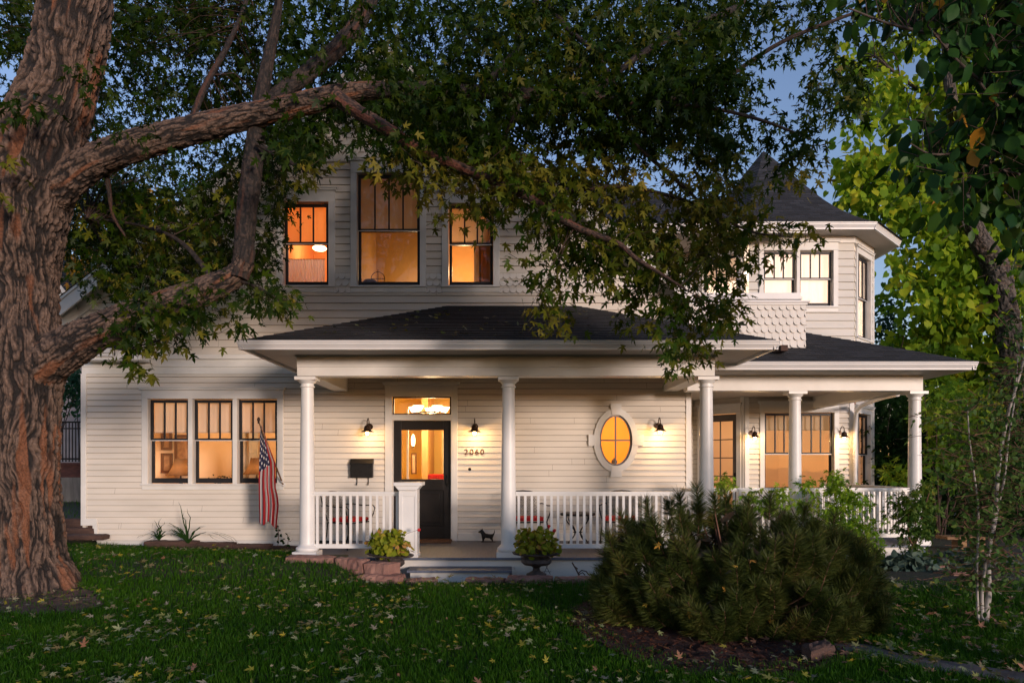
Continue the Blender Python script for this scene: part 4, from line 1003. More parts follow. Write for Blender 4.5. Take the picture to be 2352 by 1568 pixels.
def bark_tube(name, pts, m, parent, amp=.035, seg=.016, na=160, flare=0.0, seed=1, plates=18):
    p = np.asarray(pts, float); L = np.linalg.norm(np.diff(p[:, :3], axis=0), axis=1).sum(); n = max(8, int(L / seg)); s = smooth_path(p, n)
    c, r = s[:, :3], np.maximum(s[:, 3], .003); t = unit(np.gradient(c, axis=0)); ref = np.array([0., -1, 0.15])
    a = unit(np.cross(t, ref)); b = np.cross(a, t); th = np.linspace(0, 2 * np.pi, na, endpoint=False)
    dl = np.concatenate([[0], np.cumsum(np.linalg.norm(np.diff(c, axis=0), axis=1))])
    TH, LL = np.meshgrid(th / (2 * np.pi), dl); RR = np.repeat(r[:, None], na, 1)
    K = plates; warp = 1.3 * (vnoise(TH * 6, LL * 1.6, seed, 6) - .5) + .55 * (vnoise(TH * 16, LL * 5, seed + 1, 16) - .5)
    x = TH * K + warp * K / 16; fy = .9 / max(float(r.mean()), .05)
    def ridged(x, y, sd, px):
        return 1 - np.abs(2 * vnoise(x, y, sd, px) - 1)
    r1 = ridged(x, LL * fy * 1.3, seed + 2, K); r2 = ridged(x * 2 + 3, LL * fy * 4.6, seed + 3, 2 * K); r3 = vnoise(x * 4, LL * fy * 11, seed + 4, 4 * K)
    rid = np.clip(1.05 - (.90 * r1 ** 3.6 + .65 * r2 ** 3.2), 0, 1) * (.50 + .62 * r3)
    tone = .6 * vnoise(TH * K * .35, LL * 1.1, seed + 8, max(2, int(K * .35))) + .4 * vnoise(TH * K * 1.0, LL * 3.3, seed + 9, K)
    lump = vnoise(TH * 3, LL * 1.3, seed + 5, 3) - .5
    rad = RR * (1 + .06 * lump) + (rid - .5) * np.minimum(amp, RR * .16)
    if flare:
        g_ = np.clip(1 - LL / flare, 0, 1) ** 2; rad = rad + g_ * RR * (.30 * (np.sin(TH * 2 * np.pi * 5 + 1) * .5 + .5) + .10)
    V = c[:, None, :] + rad[:, :, None] * (np.cos(TH * 2 * np.pi)[:, :, None] * a[:, None, :] + np.sin(TH * 2 * np.pi)[:, :, None] * b[:, None, :])
    i = np.arange(n - 1)[:, None] * na + np.arange(na)[None]; j = np.arange(n - 1)[:, None] * na + (np.arange(na) + 1)[None] % na
    Fc = np.stack([i, j, j + na, i + na], 2).reshape(-1, 4)
    return np_mesh(name, V.reshape(-1, 3), Fc, m, parent, smooth=True, attr={'ridge': rid, 'tone': tone})
def PP(l, ydef=None):
    """(u, v, diameter px, Y) -> (x,y,z,r)"""
    return [(*P(u, v, Y), d / 2 / F * Y) for u, v, d, Y in l]
def lerpY(l, Y0, Y1): return [(u, v, d, Y0 + (Y1 - Y0) * k / (len(l) - 1)) for k, (u, v, d) in enumerate(l)]

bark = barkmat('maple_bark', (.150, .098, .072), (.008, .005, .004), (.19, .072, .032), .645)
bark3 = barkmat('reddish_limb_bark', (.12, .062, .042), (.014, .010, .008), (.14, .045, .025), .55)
bark2 = barkmat('dark_shaded_limb_bark', (.045, .030, .023), (.008, .006, .005), (.07, .026, .014), .62)  # darker young bark, with the shade of the leaves put into its colour
maple = empty('maple_tree', (-5.6, 8.35, 0), 'huge old maple with furrowed orange brown bark, its limbs arching over the lawn', 'tree')
trunk = PP([(88, 1400, 196, 8.35), (80, 1345, 168, 8.35), (68, 1290, 150, 8.35), (58, 1200, 148, 8.33), (54, 1100, 144, 8.3), (52, 1000, 146, 8.3), (54, 900, 150, 8.3), (56, 830, 166, 8.3), (44, 740, 162, 8.28), (38, 640, 164, 8.25), (38, 560, 182, 8.2), (48, 480, 190, 8.15), (72, 400, 186, 8.1), (100, 310, 168, 8.05), (130, 220, 154, 8.0), (155, 130, 146, 7.95), (172, 40, 144, 7.9), (182, -60, 138, 7.9), (196, -220, 120, 7.9), (215, -420, 90, 7.9)])
tr_ = bark_tube('trunk', trunk, bark, maple, .050, .013, 380, .75, 11, 56)
limbs = [
 ([(84, 852, 96), (126, 818, 96), (170, 790, 90), (215, 767, 80), (280, 738, 76), (350, 712, 70), (430, 684, 66), (500, 655, 58), (545, 628, 48), (566, 596, 40)], 8.25, 7.7, 90, .03, 12),
 ([(548, 640, 40), (560, 590, 45), (562, 540, 44), (570, 460, 46), (578, 400, 44), (586, 330, 40), (596, 250, 34), (612, 160, 28), (630, 70, 22), (650, -60, 14)], 7.72, 8.0, 60, .025, 9),
 ([(72, 520, 100), (110, 456, 86), (150, 418, 80), (214, 372, 70), (306, 337, 66), (434, 301, 61), (561, 270, 55), (650, 250, 53), (714, 234, 50), (800, 214, 42), (880, 206, 34)], 8.2, 7.55, 90, .03, 12),
 ([(850, 209, 35), (960, 206, 33), (1050, 210, 31), (1200, 216, 27), (1350, 226, 22), (1460, 236, 16), (1560, 226, 13), (1650, 190, 11), (1800, 95, 9), (1996, 15, 6), (2120, -60, 4)], 7.57, 6.9, 50, .02, 9),
 ([(600, 268, 38), (638, 222, 38), (714, 163, 38), (790, 95, 38), (840, 20, 36), (872, -80, 32), (900, -260, 24)], 7.9, 8.6, 60, .02, 10),
 ([(770, 222, 34), (830, 262, 31), (900, 303, 28), (954, 340, 26), (1026, 372, 24), (1080, 394, 22), (1151, 422, 20), (1205, 448, 20), (1270, 491, 17), (1320, 520, 15), (1374, 542, 14), (1421, 560, 12), (1464, 596, 10), (1520, 630, 7), (1575, 665, 4)], 7.4, 6.35, 40, .012, 9),
 ([(1100, 212, 18), (1180, 120, 17), (1231, 0, 14), (1260, -160, 9)], 7.5, 8.2, 16, .006, 6),
 ([(1231, -30, 14), (1300, 62, 12), (1366, 122, 10), (1420, 210, 8)], 8.2, 7.4, 16, .006, 6),
 ([(1366, 122, 9), (1291, 185, 6), (1240, 240, 4)], 7.9, 7.6, 10, .004, 6),
 ([(1240, 480, 10), (1290, 440, 10), (1345, 434, 10), (1420, 428, 9), (1500, 440, 8), (1600, 470, 7), (1720, 530, 5), (1820, 545, 3)], 7.0, 7.3, 12, .004, 6),
 ([(1350, 226, 14), (1480, 120, 14), (1625, 48, 16), (1700, 10, 12), (1760, -60, 8)], 7.2, 8.6, 16, .005, 6),
 ([(1500, 235, 9), (1640, 250, 8), (1760, 280, 7), (1860, 320, 4)], 6.95, 7.4, 10, .004, 6),
 ([(1400, 232, 10), (1460, 330, 9), (1560, 420, 8), (1640, 500, 6), (1700, 590, 4)], 7.0, 7.2, 10, .004, 6),
 ([(1205, 216, 9), (1150, 330, 7), (1100, 420, 5)], 7.2, 7.5, 10, .004, 6),
 ([(430, 305, 16), (470, 200, 14), (520, 110, 12), (560, 20, 9), (600, -120, 6)], 8.0, 9.4, 16, .005, 6),
 ([(240, 360, 14), (252, 450, 10), (262, 500, 7), (300, 560, 4)], 8.1, 8.4, 12, .004, 6),
 ([(590, 330, 12), (680, 380, 9), (740, 410, 5)], 7.7, 7.5, 12, .004, 6),
 ([(500, 655, 14), (420, 560, 10), (330, 520, 7), (200, 500, 4)], 7.9, 8.6, 12, .004, 6),
 ([(540, 640, 10), (600, 665, 7), (660, 700, 4)], 7.8, 7.5, 10, .003, 6),
 ([(350, 720, 10), (420, 760, 7), (300, 800, 4)], 8.0, 7.6, 10, .003, 6)]
LP = []
for k, (l, Y0, Y1, na, amp, pl) in enumerate(limbs):
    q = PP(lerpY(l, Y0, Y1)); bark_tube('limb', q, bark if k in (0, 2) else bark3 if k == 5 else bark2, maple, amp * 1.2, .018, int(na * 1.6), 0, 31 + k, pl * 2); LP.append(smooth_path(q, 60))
LPa = np.concatenate(LP)
# knot on the trunk
kn = MB(); kn.lathe((0, 0, 0), [(.02, 0), (.10, .02), (.13, .06), (.12, .10), (.08, .09), (.0, .03)], 24, 'y')
0; 

dens = [
 [(0, 110, 8), (250, 1766, 9), (1806, 1960, 6), (1960, 2100, 3)],
 [(0, 100, 8), (250, 1700, 9), (1700, 1776, 6), (1816, 1970, 6), (1970, 2080, 2)],
 [(0, 70, 6), (230, 480, 7), (480, 1650, 9), (1650, 1716, 6), (1716, 1790, 2), (1790, 1870, 5), (1870, 1960, 2)],
 [(0, 60, 5), (220, 560, 6), (560, 1650, 9), (1650, 1751, 7), (1766, 1826, 2), (1866, 1996, 5)],
 [(0, 50, 4), (210, 420, 4), (420, 700, 6), (700, 1620, 9), (1620, 1741, 7), (1846, 1990, 6)],
 [(190, 420, 4), (420, 560, 6), (620, 1650, 9), (1650, 1740, 6), (1740, 1900, 4), (1900, 2010, 4)],
 [(170, 400, 4), (450, 680, 6), (640, 760, 7), (780, 850, 4), (850, 1170, 9), (1170, 1260, 5), (1260, 1700, 8), (1700, 1880, 6), (1940, 2010, 2)],
 [(170, 360, 4), (360, 560, 5), (600, 740, 8), (760, 800, 3), (860, 930, 6), (930, 1180, 8), (1180, 1280, 5), (1280, 1720, 7), (1760, 1866, 6)],
 [(150, 560, 5), (600, 660, 8), (700, 750, 6), (890, 960, 7), (960, 1400, 9), (1400, 1540, 7), (1540, 1760, 7), (1760, 1870, 4)],
 [(150, 560, 6), (590, 640, 6), (960, 1030, 7), (1030, 1190, 9), (1190, 1700, 9), (1700, 1790, 6), (1790, 1850, 3)],
 [(150, 560, 6), (590, 640, 4), (985, 1030, 5), (1080, 1160, 6), (1180, 1240, 6), (1240, 1740, 9), (1740, 1800, 6)],
 [(150, 540, 7), (580, 630, 5), (1000, 1040, 2), (1185, 1230, 6), (1240, 1700, 9), (1700, 1872, 7)],
 [(160, 560, 6), (560, 630, 7), (1180, 1220, 5), (1240, 1320, 6), (1320, 1640, 9), (1640, 1750, 5), (1750, 1840, 4)],
 [(200, 640, 5), (1190, 1220, 2), (1236, 1330, 8), (1348, 1650, 9), (1650, 1690, 3)],
 [(330, 660, 5), (1225, 1310, 7), (1390, 1450, 7), (1489, 1700, 8), (1700, 1760, 3)],
 [(300, 480, 6), (480, 560, 3), (640, 670, 3), (1245, 1300, 6), (1400, 1445, 6), (1500, 1700, 7)],
 [(270, 400, 6), (1255, 1295, 4), (1405, 1440, 3), (1515, 1650, 5)],
 [(280, 330, 4), (1555, 1605, 4)]]
extra = [[(0, 2100, 6)]] * 5
far_c, near_c = [], []
for r, row in enumerate(extra + dens):
    rr = r - len(extra)
    for u0, u1, w in row:
        k = rng.poisson((w / 9) ** 1.6 * (7.4 if rr >= 0 else 3.0) * (u1 - u0) / 49 * (.52 if u0 > 1130 and 6 < rr < 14 else .55 if u0 > 1130 and rr >= 14 else 1))
        for _ in range(k):
            u = rng.uniform(u0, u1); v = 49 * (rr + rng.uniform(0, 1))
            if 1020 < u < 1140 and 430 < v < 600 and rng.uniform() < .55: continue
            if 1700 < u < 1800 and 380 < v < 520 and rng.uniform() < .6: continue
            if u < 640 and rr < 14:
                for _k in range(rng.integers(1, 4)): far_c.append(P(u + rng.normal(0, 12), v + rng.normal(0, 12), rng.uniform(9.2, 11.2)))
                if rng.uniform() < (.06 if rr < 9 else .35): near_c.append(P(u, v, rng.uniform(8.25, 9.1)) if rng.uniform() < .93 else P(u, v, rng.uniform(7.5, 8.0)))
            elif rr >= 7: near_c.append(P(u, v - 30, rng.uniform(6.6, 8.2)))
            elif u < 1130: near_c.append(P(u, v, rng.uniform(8.6, 11.2) if rng.uniform() < .9 or rr < 0 else rng.uniform(7.0, 8.4)))
            elif rr >= 0: near_c.append(P(u, v, rng.uniform(6.8, 10.4)))
            else: near_c.append(P(u, v, rng.uniform(7.6, 11.0)))
for u, v in ((20, 240), (60, 235), (90, 250), (205, 185), (215, 165), (190, 205), (5, 370), (0, 440), (40, 262), (270, 310), (360, 320)):
    near_c.append(P(u, v, 7.3))
for _ in range(75):
    u = rng.uniform(880, 1720); near_c.append(P(u, 222 + rng.normal(0, 22) - max(0, u - 1450) * .25, rng.uniform(6.5, 7.0)))
far_c = np.array(far_c); near_c = np.array(near_c)
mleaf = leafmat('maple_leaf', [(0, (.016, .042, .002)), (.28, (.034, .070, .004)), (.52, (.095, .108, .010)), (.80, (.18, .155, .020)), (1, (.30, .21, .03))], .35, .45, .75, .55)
mfar = leafmat('maple_leaf_shaded', [(0, (.008, .023, .0015)), (.55, (.017, .040, .002)), (.85, (.045, .066, .005)), (1, (.16, .12, .02))], .35, .45, .6, .4)  # darker leaf copy: the upper crown's low light is put into the colour
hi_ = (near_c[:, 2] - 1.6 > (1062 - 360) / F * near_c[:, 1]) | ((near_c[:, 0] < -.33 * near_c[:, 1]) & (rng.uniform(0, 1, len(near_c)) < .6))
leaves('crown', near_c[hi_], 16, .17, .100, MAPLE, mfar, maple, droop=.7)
near_all = near_c; near_c = near_c[~hi_]
c1, tw1 = leaves('crown', near_c, 15, .17, .105, MAPLE, mleaf, maple, droop=.75)
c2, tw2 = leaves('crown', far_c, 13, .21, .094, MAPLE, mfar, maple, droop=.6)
# twigs: one through each cluster, and thin branchlets back to the nearest limb
def tube_np(A, B, ra, rb, sides=3):
    d = unit(B - A); ref = np.array([.2, .9, .3]); a = unit(np.cross(d, ref)); b = np.cross(d, a); n = len(A); V = []
    for Q, r_ in ((A, ra), (B, rb)):
        for k in range(sides):
            w = 2 * np.pi * k / sides; V.append(Q + (a * np.cos(w) + b * np.sin(w)) * np.reshape(r_, (-1, 1)) )
    V = np.stack(V, 1); f = [(k, (k + 1) % sides, sides + (k + 1) % sides, sides + k) for k in range(sides)]
    Fc = (np.arange(n) * 2 * sides)[:, None, None] + np.array(f)[None]
    return V.reshape(-1, 3), Fc.reshape(-1, 4)
def branchlets(cs, tws, limbpts, frac, r0=.008):
    A = [cs - tws * .17]; B = [cs + tws * .17]; ra = [np.full(len(cs), .0035)]; rb = [np.full(len(cs), .0015)]
    sel = rng.choice(len(cs), int(len(cs) * frac), replace=False); c = cs[sel]
    d2 = ((c[:, None, :] - limbpts[None, :, :3]) ** 2).sum(2); near = limbpts[d2.argmin(1), :3]; dist = np.sqrt(d2.min(1)); k = dist < 2.6; c, near, dist = c[k], near[k], dist[k]
    prev = near; m_ = 5; arch = rng.uniform(-.05, .25, (len(c), 1)) * dist[:, None]; wob = rng.normal(0, .05, (len(c), 3)) * dist[:, None]
    for j in range(1, m_ + 1):
        t = j / m_; q = near + (c - near) * t + np.array([0, 0, 1.]) * arch * 4 * t * (1 - t) + wob * math.sin(math.pi * t * 1.5) * (t < 1)
        A.append(prev); B.append(q); ra.append(r0 * (1 - .8 * (t - 1 / m_)) * (.5 + .5 * np.clip(dist, 0, 1.5))); rb.append(r0 * (1 - .8 * t) * (.5 + .5 * np.clip(dist, 0, 1.5))); prev = q
    return tube_np(np.concatenate(A), np.concatenate(B), np.concatenate(ra), np.concatenate(rb))
V, Fc = branchlets(near_c, tw1, LPa, .16); np_mesh('branchlets', V, Fc, M['twig'], maple)['kind'] = 'stuff'
V, Fc = branchlets(far_c, tw2, LPa, .14, .007); np_mesh('branchlets', V, Fc, M['twig'], maple)['kind'] = 'stuff'
print('maple leaves', len(near_c) * 15 + len(far_c) * 13)

# ============================================================= OTHER TREES
def crown_from_boxes(regs):
    cs = []
    for u0, u1, v0, v1, Y0, Y1, n in regs:
        for _ in range(n):
            while True:
                a, b = rng.uniform(-1, 1, 2)
                if a * a + b * b < 1 or rng.uniform() < .25: break
            cs.append(P((u0 + u1) / 2 + a * (u1 - u0) / 2, (v0 + v1) / 2 + b * (v1 - v0) / 2, rng.uniform(Y0, Y1)))
    return np.array(cs)
ybark = barkmat('grey_bark', (.12, .10, .085), (.02, .016, .014), (.12, .08, .06), .7)
lin = empty('yellow_green_tree', (PX(2330, 19.5), 19.5, 0), 'tall tree with large bright yellow green leaves and grey trunk right of the tower', 'tree')
l1 = PP([(2352, 1300, 62, 17.50), (2340, 1100, 60, 17.50), (2325, 900, 58, 17.50), (2312, 760, 56, 17.50), (2300, 680, 54, 17.50), (2285, 610, 52, 17.50), (2250, 550, 40, 17.50), (2222, 480, 34, 17.50), (2208, 400, 30, 19.65), (2200, 320, 27, 19.80), (2185, 230, 24, 18.10), (2175, 130, 20, 18.40), (2170, 20, 15, 18.70), (2180, -120, 8, 19.00)])
bark_tube('trunk', l1, ybark, lin, .045, .035, 110, 0, 61, 22)
LL2 = [smooth_path(l1, 50)]
for q in ([(2290, 640, 36), (2330, 560, 30), (2352, 480, 24), (2390, 380, 18)], [(2310, 900, 16), (2240, 860, 21.00), (2150, 820, 10), (2070, 800, 6)], [(2310, 860, 21.00), (2220, 850, 11), (2160, 905, 8), (2110, 960, 5)],
          [(2210, 400, 12), (2150, 380, 9), (2060, 395, 6), (1990, 430, 4)], [(2222, 470, 11), (2150, 450, 9), (2060, 440, 6)], [(2190, 250, 11), (2100, 200, 8), (2010, 130, 5)], [(2255, 560, 12), (2160, 590, 8), (2080, 640, 5)], [(2300, 700, 21.00), (2230, 700, 9), (2120, 700, 5)]):
    q = PP(lerpY(q, 19.5, 18.6)); bark_tube('limb', q, ybark, lin, .006, .05, 14, 0, 70, 6); LL2.append(smooth_path(q, 30))
lc = crown_from_boxes([(q[0], q[1], q[2], q[3], q[4], q[5], int(q[6] * (.8 if q[0] < 1990 else 1.3))) for q in [(1930, 2360, 95, 260, 18.0, 21.0, 86), (1925, 2150, 180, 330, 17.2, 20.2, 34), (1930, 2360, 320, 540, 17.2, 20.7, 109), (1935, 2130, 350, 470, 17.2, 19.5, 46), (1965, 2200, 420, 530, 17.2, 19.5, 46), (2040, 2400, 540, 700, 17.2, 20.7, 97), (2060, 2400, 680, 900, 17.2, 20.7, 149), (2120, 2400, 120, 700, 18.0, 21.0, 138), (2200, 2420, 0, 500, 18.0, 21.8, 103), (2130, 2420, 860, 1010, 17.2, 20.2, 92), (2020, 2160, 770, 860, 18.8, 21.8, 27), (1990, 2400, -300, 100, 18.0, 22.5, 172)]])
lm = leafmat('yellow_green_leaf', [(0, (.05, .12, .010)), (.3, (.12, .24, .015)), (.6, (.25, .37, .02)), (.85, (.44, .46, .03)), (1, (.62, .44, .04))], .5, .5, .7, .4)
_, twl = leaves('crown', lc, 15, .36, .205, HEART, lm, lin, droop=.9, up=.3)
V, Fc = branchlets(lc, twl, np.concatenate(LL2), .4, .020); np_mesh('branchlets', V, Fc, M['twig'], lin)['kind'] = 'stuff'
# near tree, trunk outside the frame, dark oval leaves hang into the picture
red = empty('oval_leaf_tree', (4.3, 5.0, 0), 'nearby tree hanging dark oval leaves with a few orange ones into the top right', 'tree')
rt = [(4.35, 5.0, -.05, .16), (4.25, 5.0, 1.2, .14), (4.2, 5.05, 2.6, .12), (4.0, 5.1, 3.8, .10), (3.8, 5.2, 5.2, .07), (3.7, 5.2, 6.5, .04)]
bark_tube('trunk', rt, ybark, red, .02, .03, 60, .3, 81, 10); LL3 = [smooth_path(rt, 30)]
for q in ([(2500, 420, 16), (2400, 330, 12), (2320, 200, 9), (2270, 60, 6)], [(2480, 330, 14), (2330, 240, 10), (2220, 160, 7), (2130, 60, 4)], [(2500, 560, 12), (2352, 330, 10), (2250, 190, 6)], [(2480, 420, 12), (2300, 350, 8), (2150, 355, 5), (2090, 330, 3)], [(2480, 120, 12), (2250, 100, 9), (2060, 60, 6), (1950, 20, 4)], [(2500, 480, 10), (2400, 420, 7), (2260, 380, 4)]):
    q = PP(lerpY(q, 5.1, 4.7)); bark_tube('limb', q, M['darkbark'], red, .003, .04, 10, 0, 90, 5); LL3.append(smooth_path(q, 30))
rc = crown_from_boxes([(2120, 2480, -60, 130, 4.5, 5.6, 70), (2230, 2480, 60, 330, 4.5, 5.5, 70), (2090, 2330, 240, 330, 4.6, 5.2, 16), (2080, 2400, 330, 400, 4.6, 5.2, 22), (2150, 2480, 380, 500, 4.6, 5.2, 24), (2330, 2520, 300, 620, 4.7, 5.6, 34), (1960, 2200, -80, 60, 4.8, 5.8, 26), (2100, 2480, -160, -40, 4.6, 5.6, 30)])
om = leafmat('dark_oval_leaf', [(0, (.012, .045, .012)), (.5, (.022, .070, .014)), (.86, (.045, .11, .015)), (.93, (.10, .12, .015)), (.95, (.42, .20, .02)), (1, (.55, .24, .03))], .3, .4, 1.5, .12)
_, twr = leaves('crown', rc, 7, .16, .125, OVAL, om, red, droop=1.1, up=.25)
V, Fc = branchlets(rc, twr, np.concatenate(LL3), .8, .007); np_mesh('branchlets', V, Fc, M['twig'], red)['kind'] = 'stuff'

# background thicket right, trees and shrubs each with its own crown
bgm = leafmat('shrub_leaf_dark', [(0, (.007, .026, .005)), (.7, (.016, .052, .007)), (1, (.045, .09, .010))], .35, .5, .8, .5)
bgy = leafmat('shrub_leaf_light', [(0, (.04, .11, .012)), (.5, (.10, .20, .015)), (1, (.26, .30, .02))], .45, .5, .8, .5)
bgb = leafmat('pine_leaf_far', [(0, (.015, .06, .03)), (1, (.04, .11, .05))], .3, .5, .8, .5)
def bush(name, base, label, cat, regs, per, spread, size, T, m, group=None, stems=5, stemm='twig', droop=.5):
    bx, by = base; zb = float(gz(min(max(bx, -12.9), 12.9), min(by, 17.9)))
    t = empty(name, (bx, by, zb), label, cat, group); cs = crown_from_boxes(regs)
    leaves('foliage', cs, per, spread, size, T, m, t, droop=droop)
    mb = MB()
    for k in range(stems):
        q = cs[rng.integers(len(cs))]; a = np.array([bx + rng.uniform(-.1, .1), by + rng.uniform(-.1, .1), zb - .03]); mid = a * .45 + q * .55; mid[:2] += rng.uniform(-.1, .1, 2)
        pth_ = smooth_path([(*a, .02), (*(a * .8 + q * .2 + (0, 0, .1)), .018), (*mid, .013), (*q, .006)], 9)
        mb.tube([tuple(w[:3]) for w in pth_], [w[3] for w in pth_], 6)
    mb.build('stem', M[stemm], t, smooth=True); return t
bush('dark_thicket', (9.3, 16.5), 'dark dense thicket of trees behind the porch corner', 'tree', [(1980, 2140, 870, 1290, 15.5, 17.5, 420), (2060, 2250, 980, 1300, 15.5, 17.5, 330), (1960, 2120, 860, 1120, 17.5, 18.5, 260)], 12, .35, .14, MAPLE, bgm, 'trees behind the side porch', 10, 'darkbark')
bush('dark_thicket', (12.2, 16.0), 'dark thicket at the right edge behind the pale stems', 'tree', [(2200, 2420, 950, 1300, 14.5, 17.0, 330), (2330, 2460, 700, 1000, 15, 17, 70)], 12, .35, .14, MAPLE, bgm, 'trees behind the side porch', 10, 'darkbark')
bush('light_maple', (9.2, 14.6), 'light yellow green maple shrub right of the corner porch column', 'tree', [(2110, 2230, 880, 1010, 13.6, 15, 34), (2130, 2300, 940, 1110, 13.6, 15, 42), (2016, 2100, 1060, 1120, 14, 15, 10)], 12, .26, .17, MAPLE, bgy, 'trees behind the side porch', 6)
bush('distant_pine', (12, 22), 'small blue green pine top beyond the tower corner', 'tree', [(2010, 2080, 700, 790, 22, 23, 60), (2010, 2120, 780, 880, 21, 23, 60)], 14, .35, .12, OVAL, bgb, None, 3, 'darkbark')
bush('porch_shrub', (PX(2095, 10.75), 10.75), 'leafy shrub with pinkish stems against the corner porch column', 'shrub', [(2045, 2115, 1130, 1215, 10.5, 10.9, 26), (2090, 2145, 1105, 1200, 10.5, 10.9, 24), (2060, 2140, 1200, 1260, 10.5, 10.9, 14), (2085, 2130, 1255, 1320, 10.5, 10.8, 12)], 17, .10, .078, MAPLE, leafmat('porch_shrub_leaf', [(0, (.03, .08, .015)), (.6, (.08, .15, .02)), (.9, (.2, .22, .03)), (1, (.4, .25, .04))], .35, .5, 2, .5), None, 5, 'brown_stem')
bush('climbing_vine', (PX(1925, 10.9), 10.9), 'bright green vine climbing over the side porch railing', 'vine', [(1870, 2000, 1130, 1250, 10.7, 11.1, 60), (1895, 1935, 1085, 1140, 10.8, 11.0, 14), (1690, 1850, 1120, 1180, 10.6, 11.1, 26), (1650, 1680, 1090, 1130, 10.7, 10.9, 6), (1950, 2030, 1200, 1290, 10.7, 11.0, 26), (1840, 1860, 1095, 1130, 10.7, 11, 4)], 17, .10, .080, MAPLE, leafmat('vine_leaf', [(0, (.06, .16, .015)), (.5, (.17, .32, .02)), (1, (.42, .50, .05))], .45, .5, 2, .5), None, 8)
bush('hosta', (PX(2075, 10.7), 10.7), 'low grey green plants in front of the porch corner', 'plant', [(2035, 2130, 1282, 1322, 10.3, 10.9, 60)], 20, .10, .12, OVAL, leafmat('grey_green_leaf', [(0, (.05, .09, .07)), (1, (.12, .17, .13))], .25, .6, 2, .4), 'low plants along the lawn edge', 2)
bush('hosta', (PX(2220, 11.2), 11.2), 'low grey green plants behind the birch stems', 'plant', [(2150, 2260, 1278, 1322, 10.4, 11.5, 80), (2250, 2370, 1290, 1335, 10.6, 11.8, 60)], 20, .11, .13, OVAL, bpy.data.materials['grey_green_leaf'], 'low plants along the lawn edge', 2)
# left background
bgo = leafmat('autumn_leaf', [(0, (.05, .10, .02)), (.35, (.16, .16, .02)), (.7, (.40, .22, .02)), (1, (.50, .24, .05))], .45, .5, .5, .5)
t = bush('autumn_tree', (-13.5, 22), 'tree with yellow and orange autumn leaves behind the left limb', 'tree', [(140, 330, 450, 650, 21, 24, 110), (250, 480, 440, 640, 21, 24, 110), (150, 330, 600, 720, 21, 23, 50)], 12, .40, .16, MAPLE, bgo, None, 5, 'darkbark')
t = bush('green_tree', (-12, 25), 'green tree behind the gable on the left', 'tree', [(150, 420, 300, 520, 25, 28, 120), (380, 540, 400, 560, 25, 28, 70), (120, 300, 480, 640, 25, 28, 40)], 12, .55, .18, MAPLE, bgm, None, 5, 'darkbark')
t = bush('green_tree', (-19, 20), 'green tree left of the neighbouring house', 'tree', [(-700, -420, 600, 1000, 18, 22, 260)], 12, .5, .17, MAPLE, bgm, None, 5, 'darkbark')
t = bush('green_tree', (20, 24), 'green tree far right behind the lawn', 'tree', [(2360, 2700, 600, 1080, 21, 26, 260)], 12, .5, .18, MAPLE, bgm, None, 5, 'darkbark')
t = bush('dark_hedge', (-12.6, 18.6), 'dark hedge above the grey wall on the left', 'hedge', [(130, 200, 850, 950, 18, 19, 60)], 12, .25, .12, OVAL, bgb, None, 4)
# ============================================================= THINGS ROUND THE PORCH
def copy_tree(o, parent=None):
    c = o.copy(); COL.objects.link(c); c.parent = parent
    if parent is not None: c.matrix_parent_inverse = o.matrix_parent_inverse.copy()
    for ch in list(o.children): copy_tree(ch, c)
    return c
# wall lamps: built at the origin, wall behind at y = 0, facing -y
def make_sconce():
    t = empty('wall_lamp', (0, 0, 0))
    m = MB(); m.lathe((0, -.0, .10), [(.055, -.022), (.055, -.004), (.03, 0)], 20, 'y'); m.tube([(0, -.01, .10), (0, -.05, .13), (0, -.09, .20), (0, -.15, .235), (0, -.21, .215), (0, -.235, .17), (0, -.235, .115)], .0085, 8)
    m.build('gooseneck_arm', M['bronze'], t, smooth=True)
    m = MB(); m.lathe((0, -.235, 0), [(.112, 0), (.105, .008), (.075, .022), (.058, .04), (.052, .075), (.046, .098), (.028, .115), (.012, .125), (.012, .14)], 28); m.build('shade', M['bronze'], t, smooth=True)
    m = MB(); m.lathe((0, -.235, -.048), [(.006, 0), (.022, .006), (.030, .022), (.026, .040), (.014, .052)], 16); m.build('bulb', M['bulb'], t, smooth=True)
    m = MB()
    for k in range(8):
        a = math.pi * k / 4; m.tube([(.048 * math.cos(a), -.235 + .048 * math.sin(a), .0), (.05 * math.cos(a), -.235 + .05 * math.sin(a), -.04), (.034 * math.cos(a), -.235 + .034 * math.sin(a), -.072), (0, -.235, -.082)], .0018, 4)
    m.tube([(.051 * math.cos(a), -.235 + .051 * math.sin(a), -.036) for a in np.linspace(0, 2 * math.pi, 17)], .0018, 4)
    m.build('cage', M['bronze'], t); return t
sc0 = make_sconce()
spots = [(844, 992, YW, 0, 'caged wall lamp left of the front door above the mailbox'), (1090, 992, YW, 0, 'caged wall lamp right of the front door above the house number'),
         (1517, 990, YW, -.03, 'caged wall lamp right of the oval window'), (1733, 1004, YT, 0, 'caged wall lamp left of the side porch window'), (1938, 1004, YT, 0, 'caged wall lamp right of the side porch window')]
for i, (u, v, Y, rz, lab) in enumerate(spots):
    o = sc0 if i == 0 else copy_tree(sc0); Yl = Y - .235
    x, _, z = P(u, v, Yl); o.location = (x, Y - .02, z); o.rotation_euler = (0, 0, rz)
    tag(o, lab, 'wall lamp', 'caged wall lamps on the porch walls')
    d = bpy.data.lights.new('porch_lamp_light', 'POINT'); d.energy = 6.5; d.shadow_soft_size = .03; d.color = (1.0, .56, .22)
    q = bpy.data.objects.new('porch_lamp_light', d); COL.objects.link(q); q.parent = o; q.location = (0, -.235, -.055)
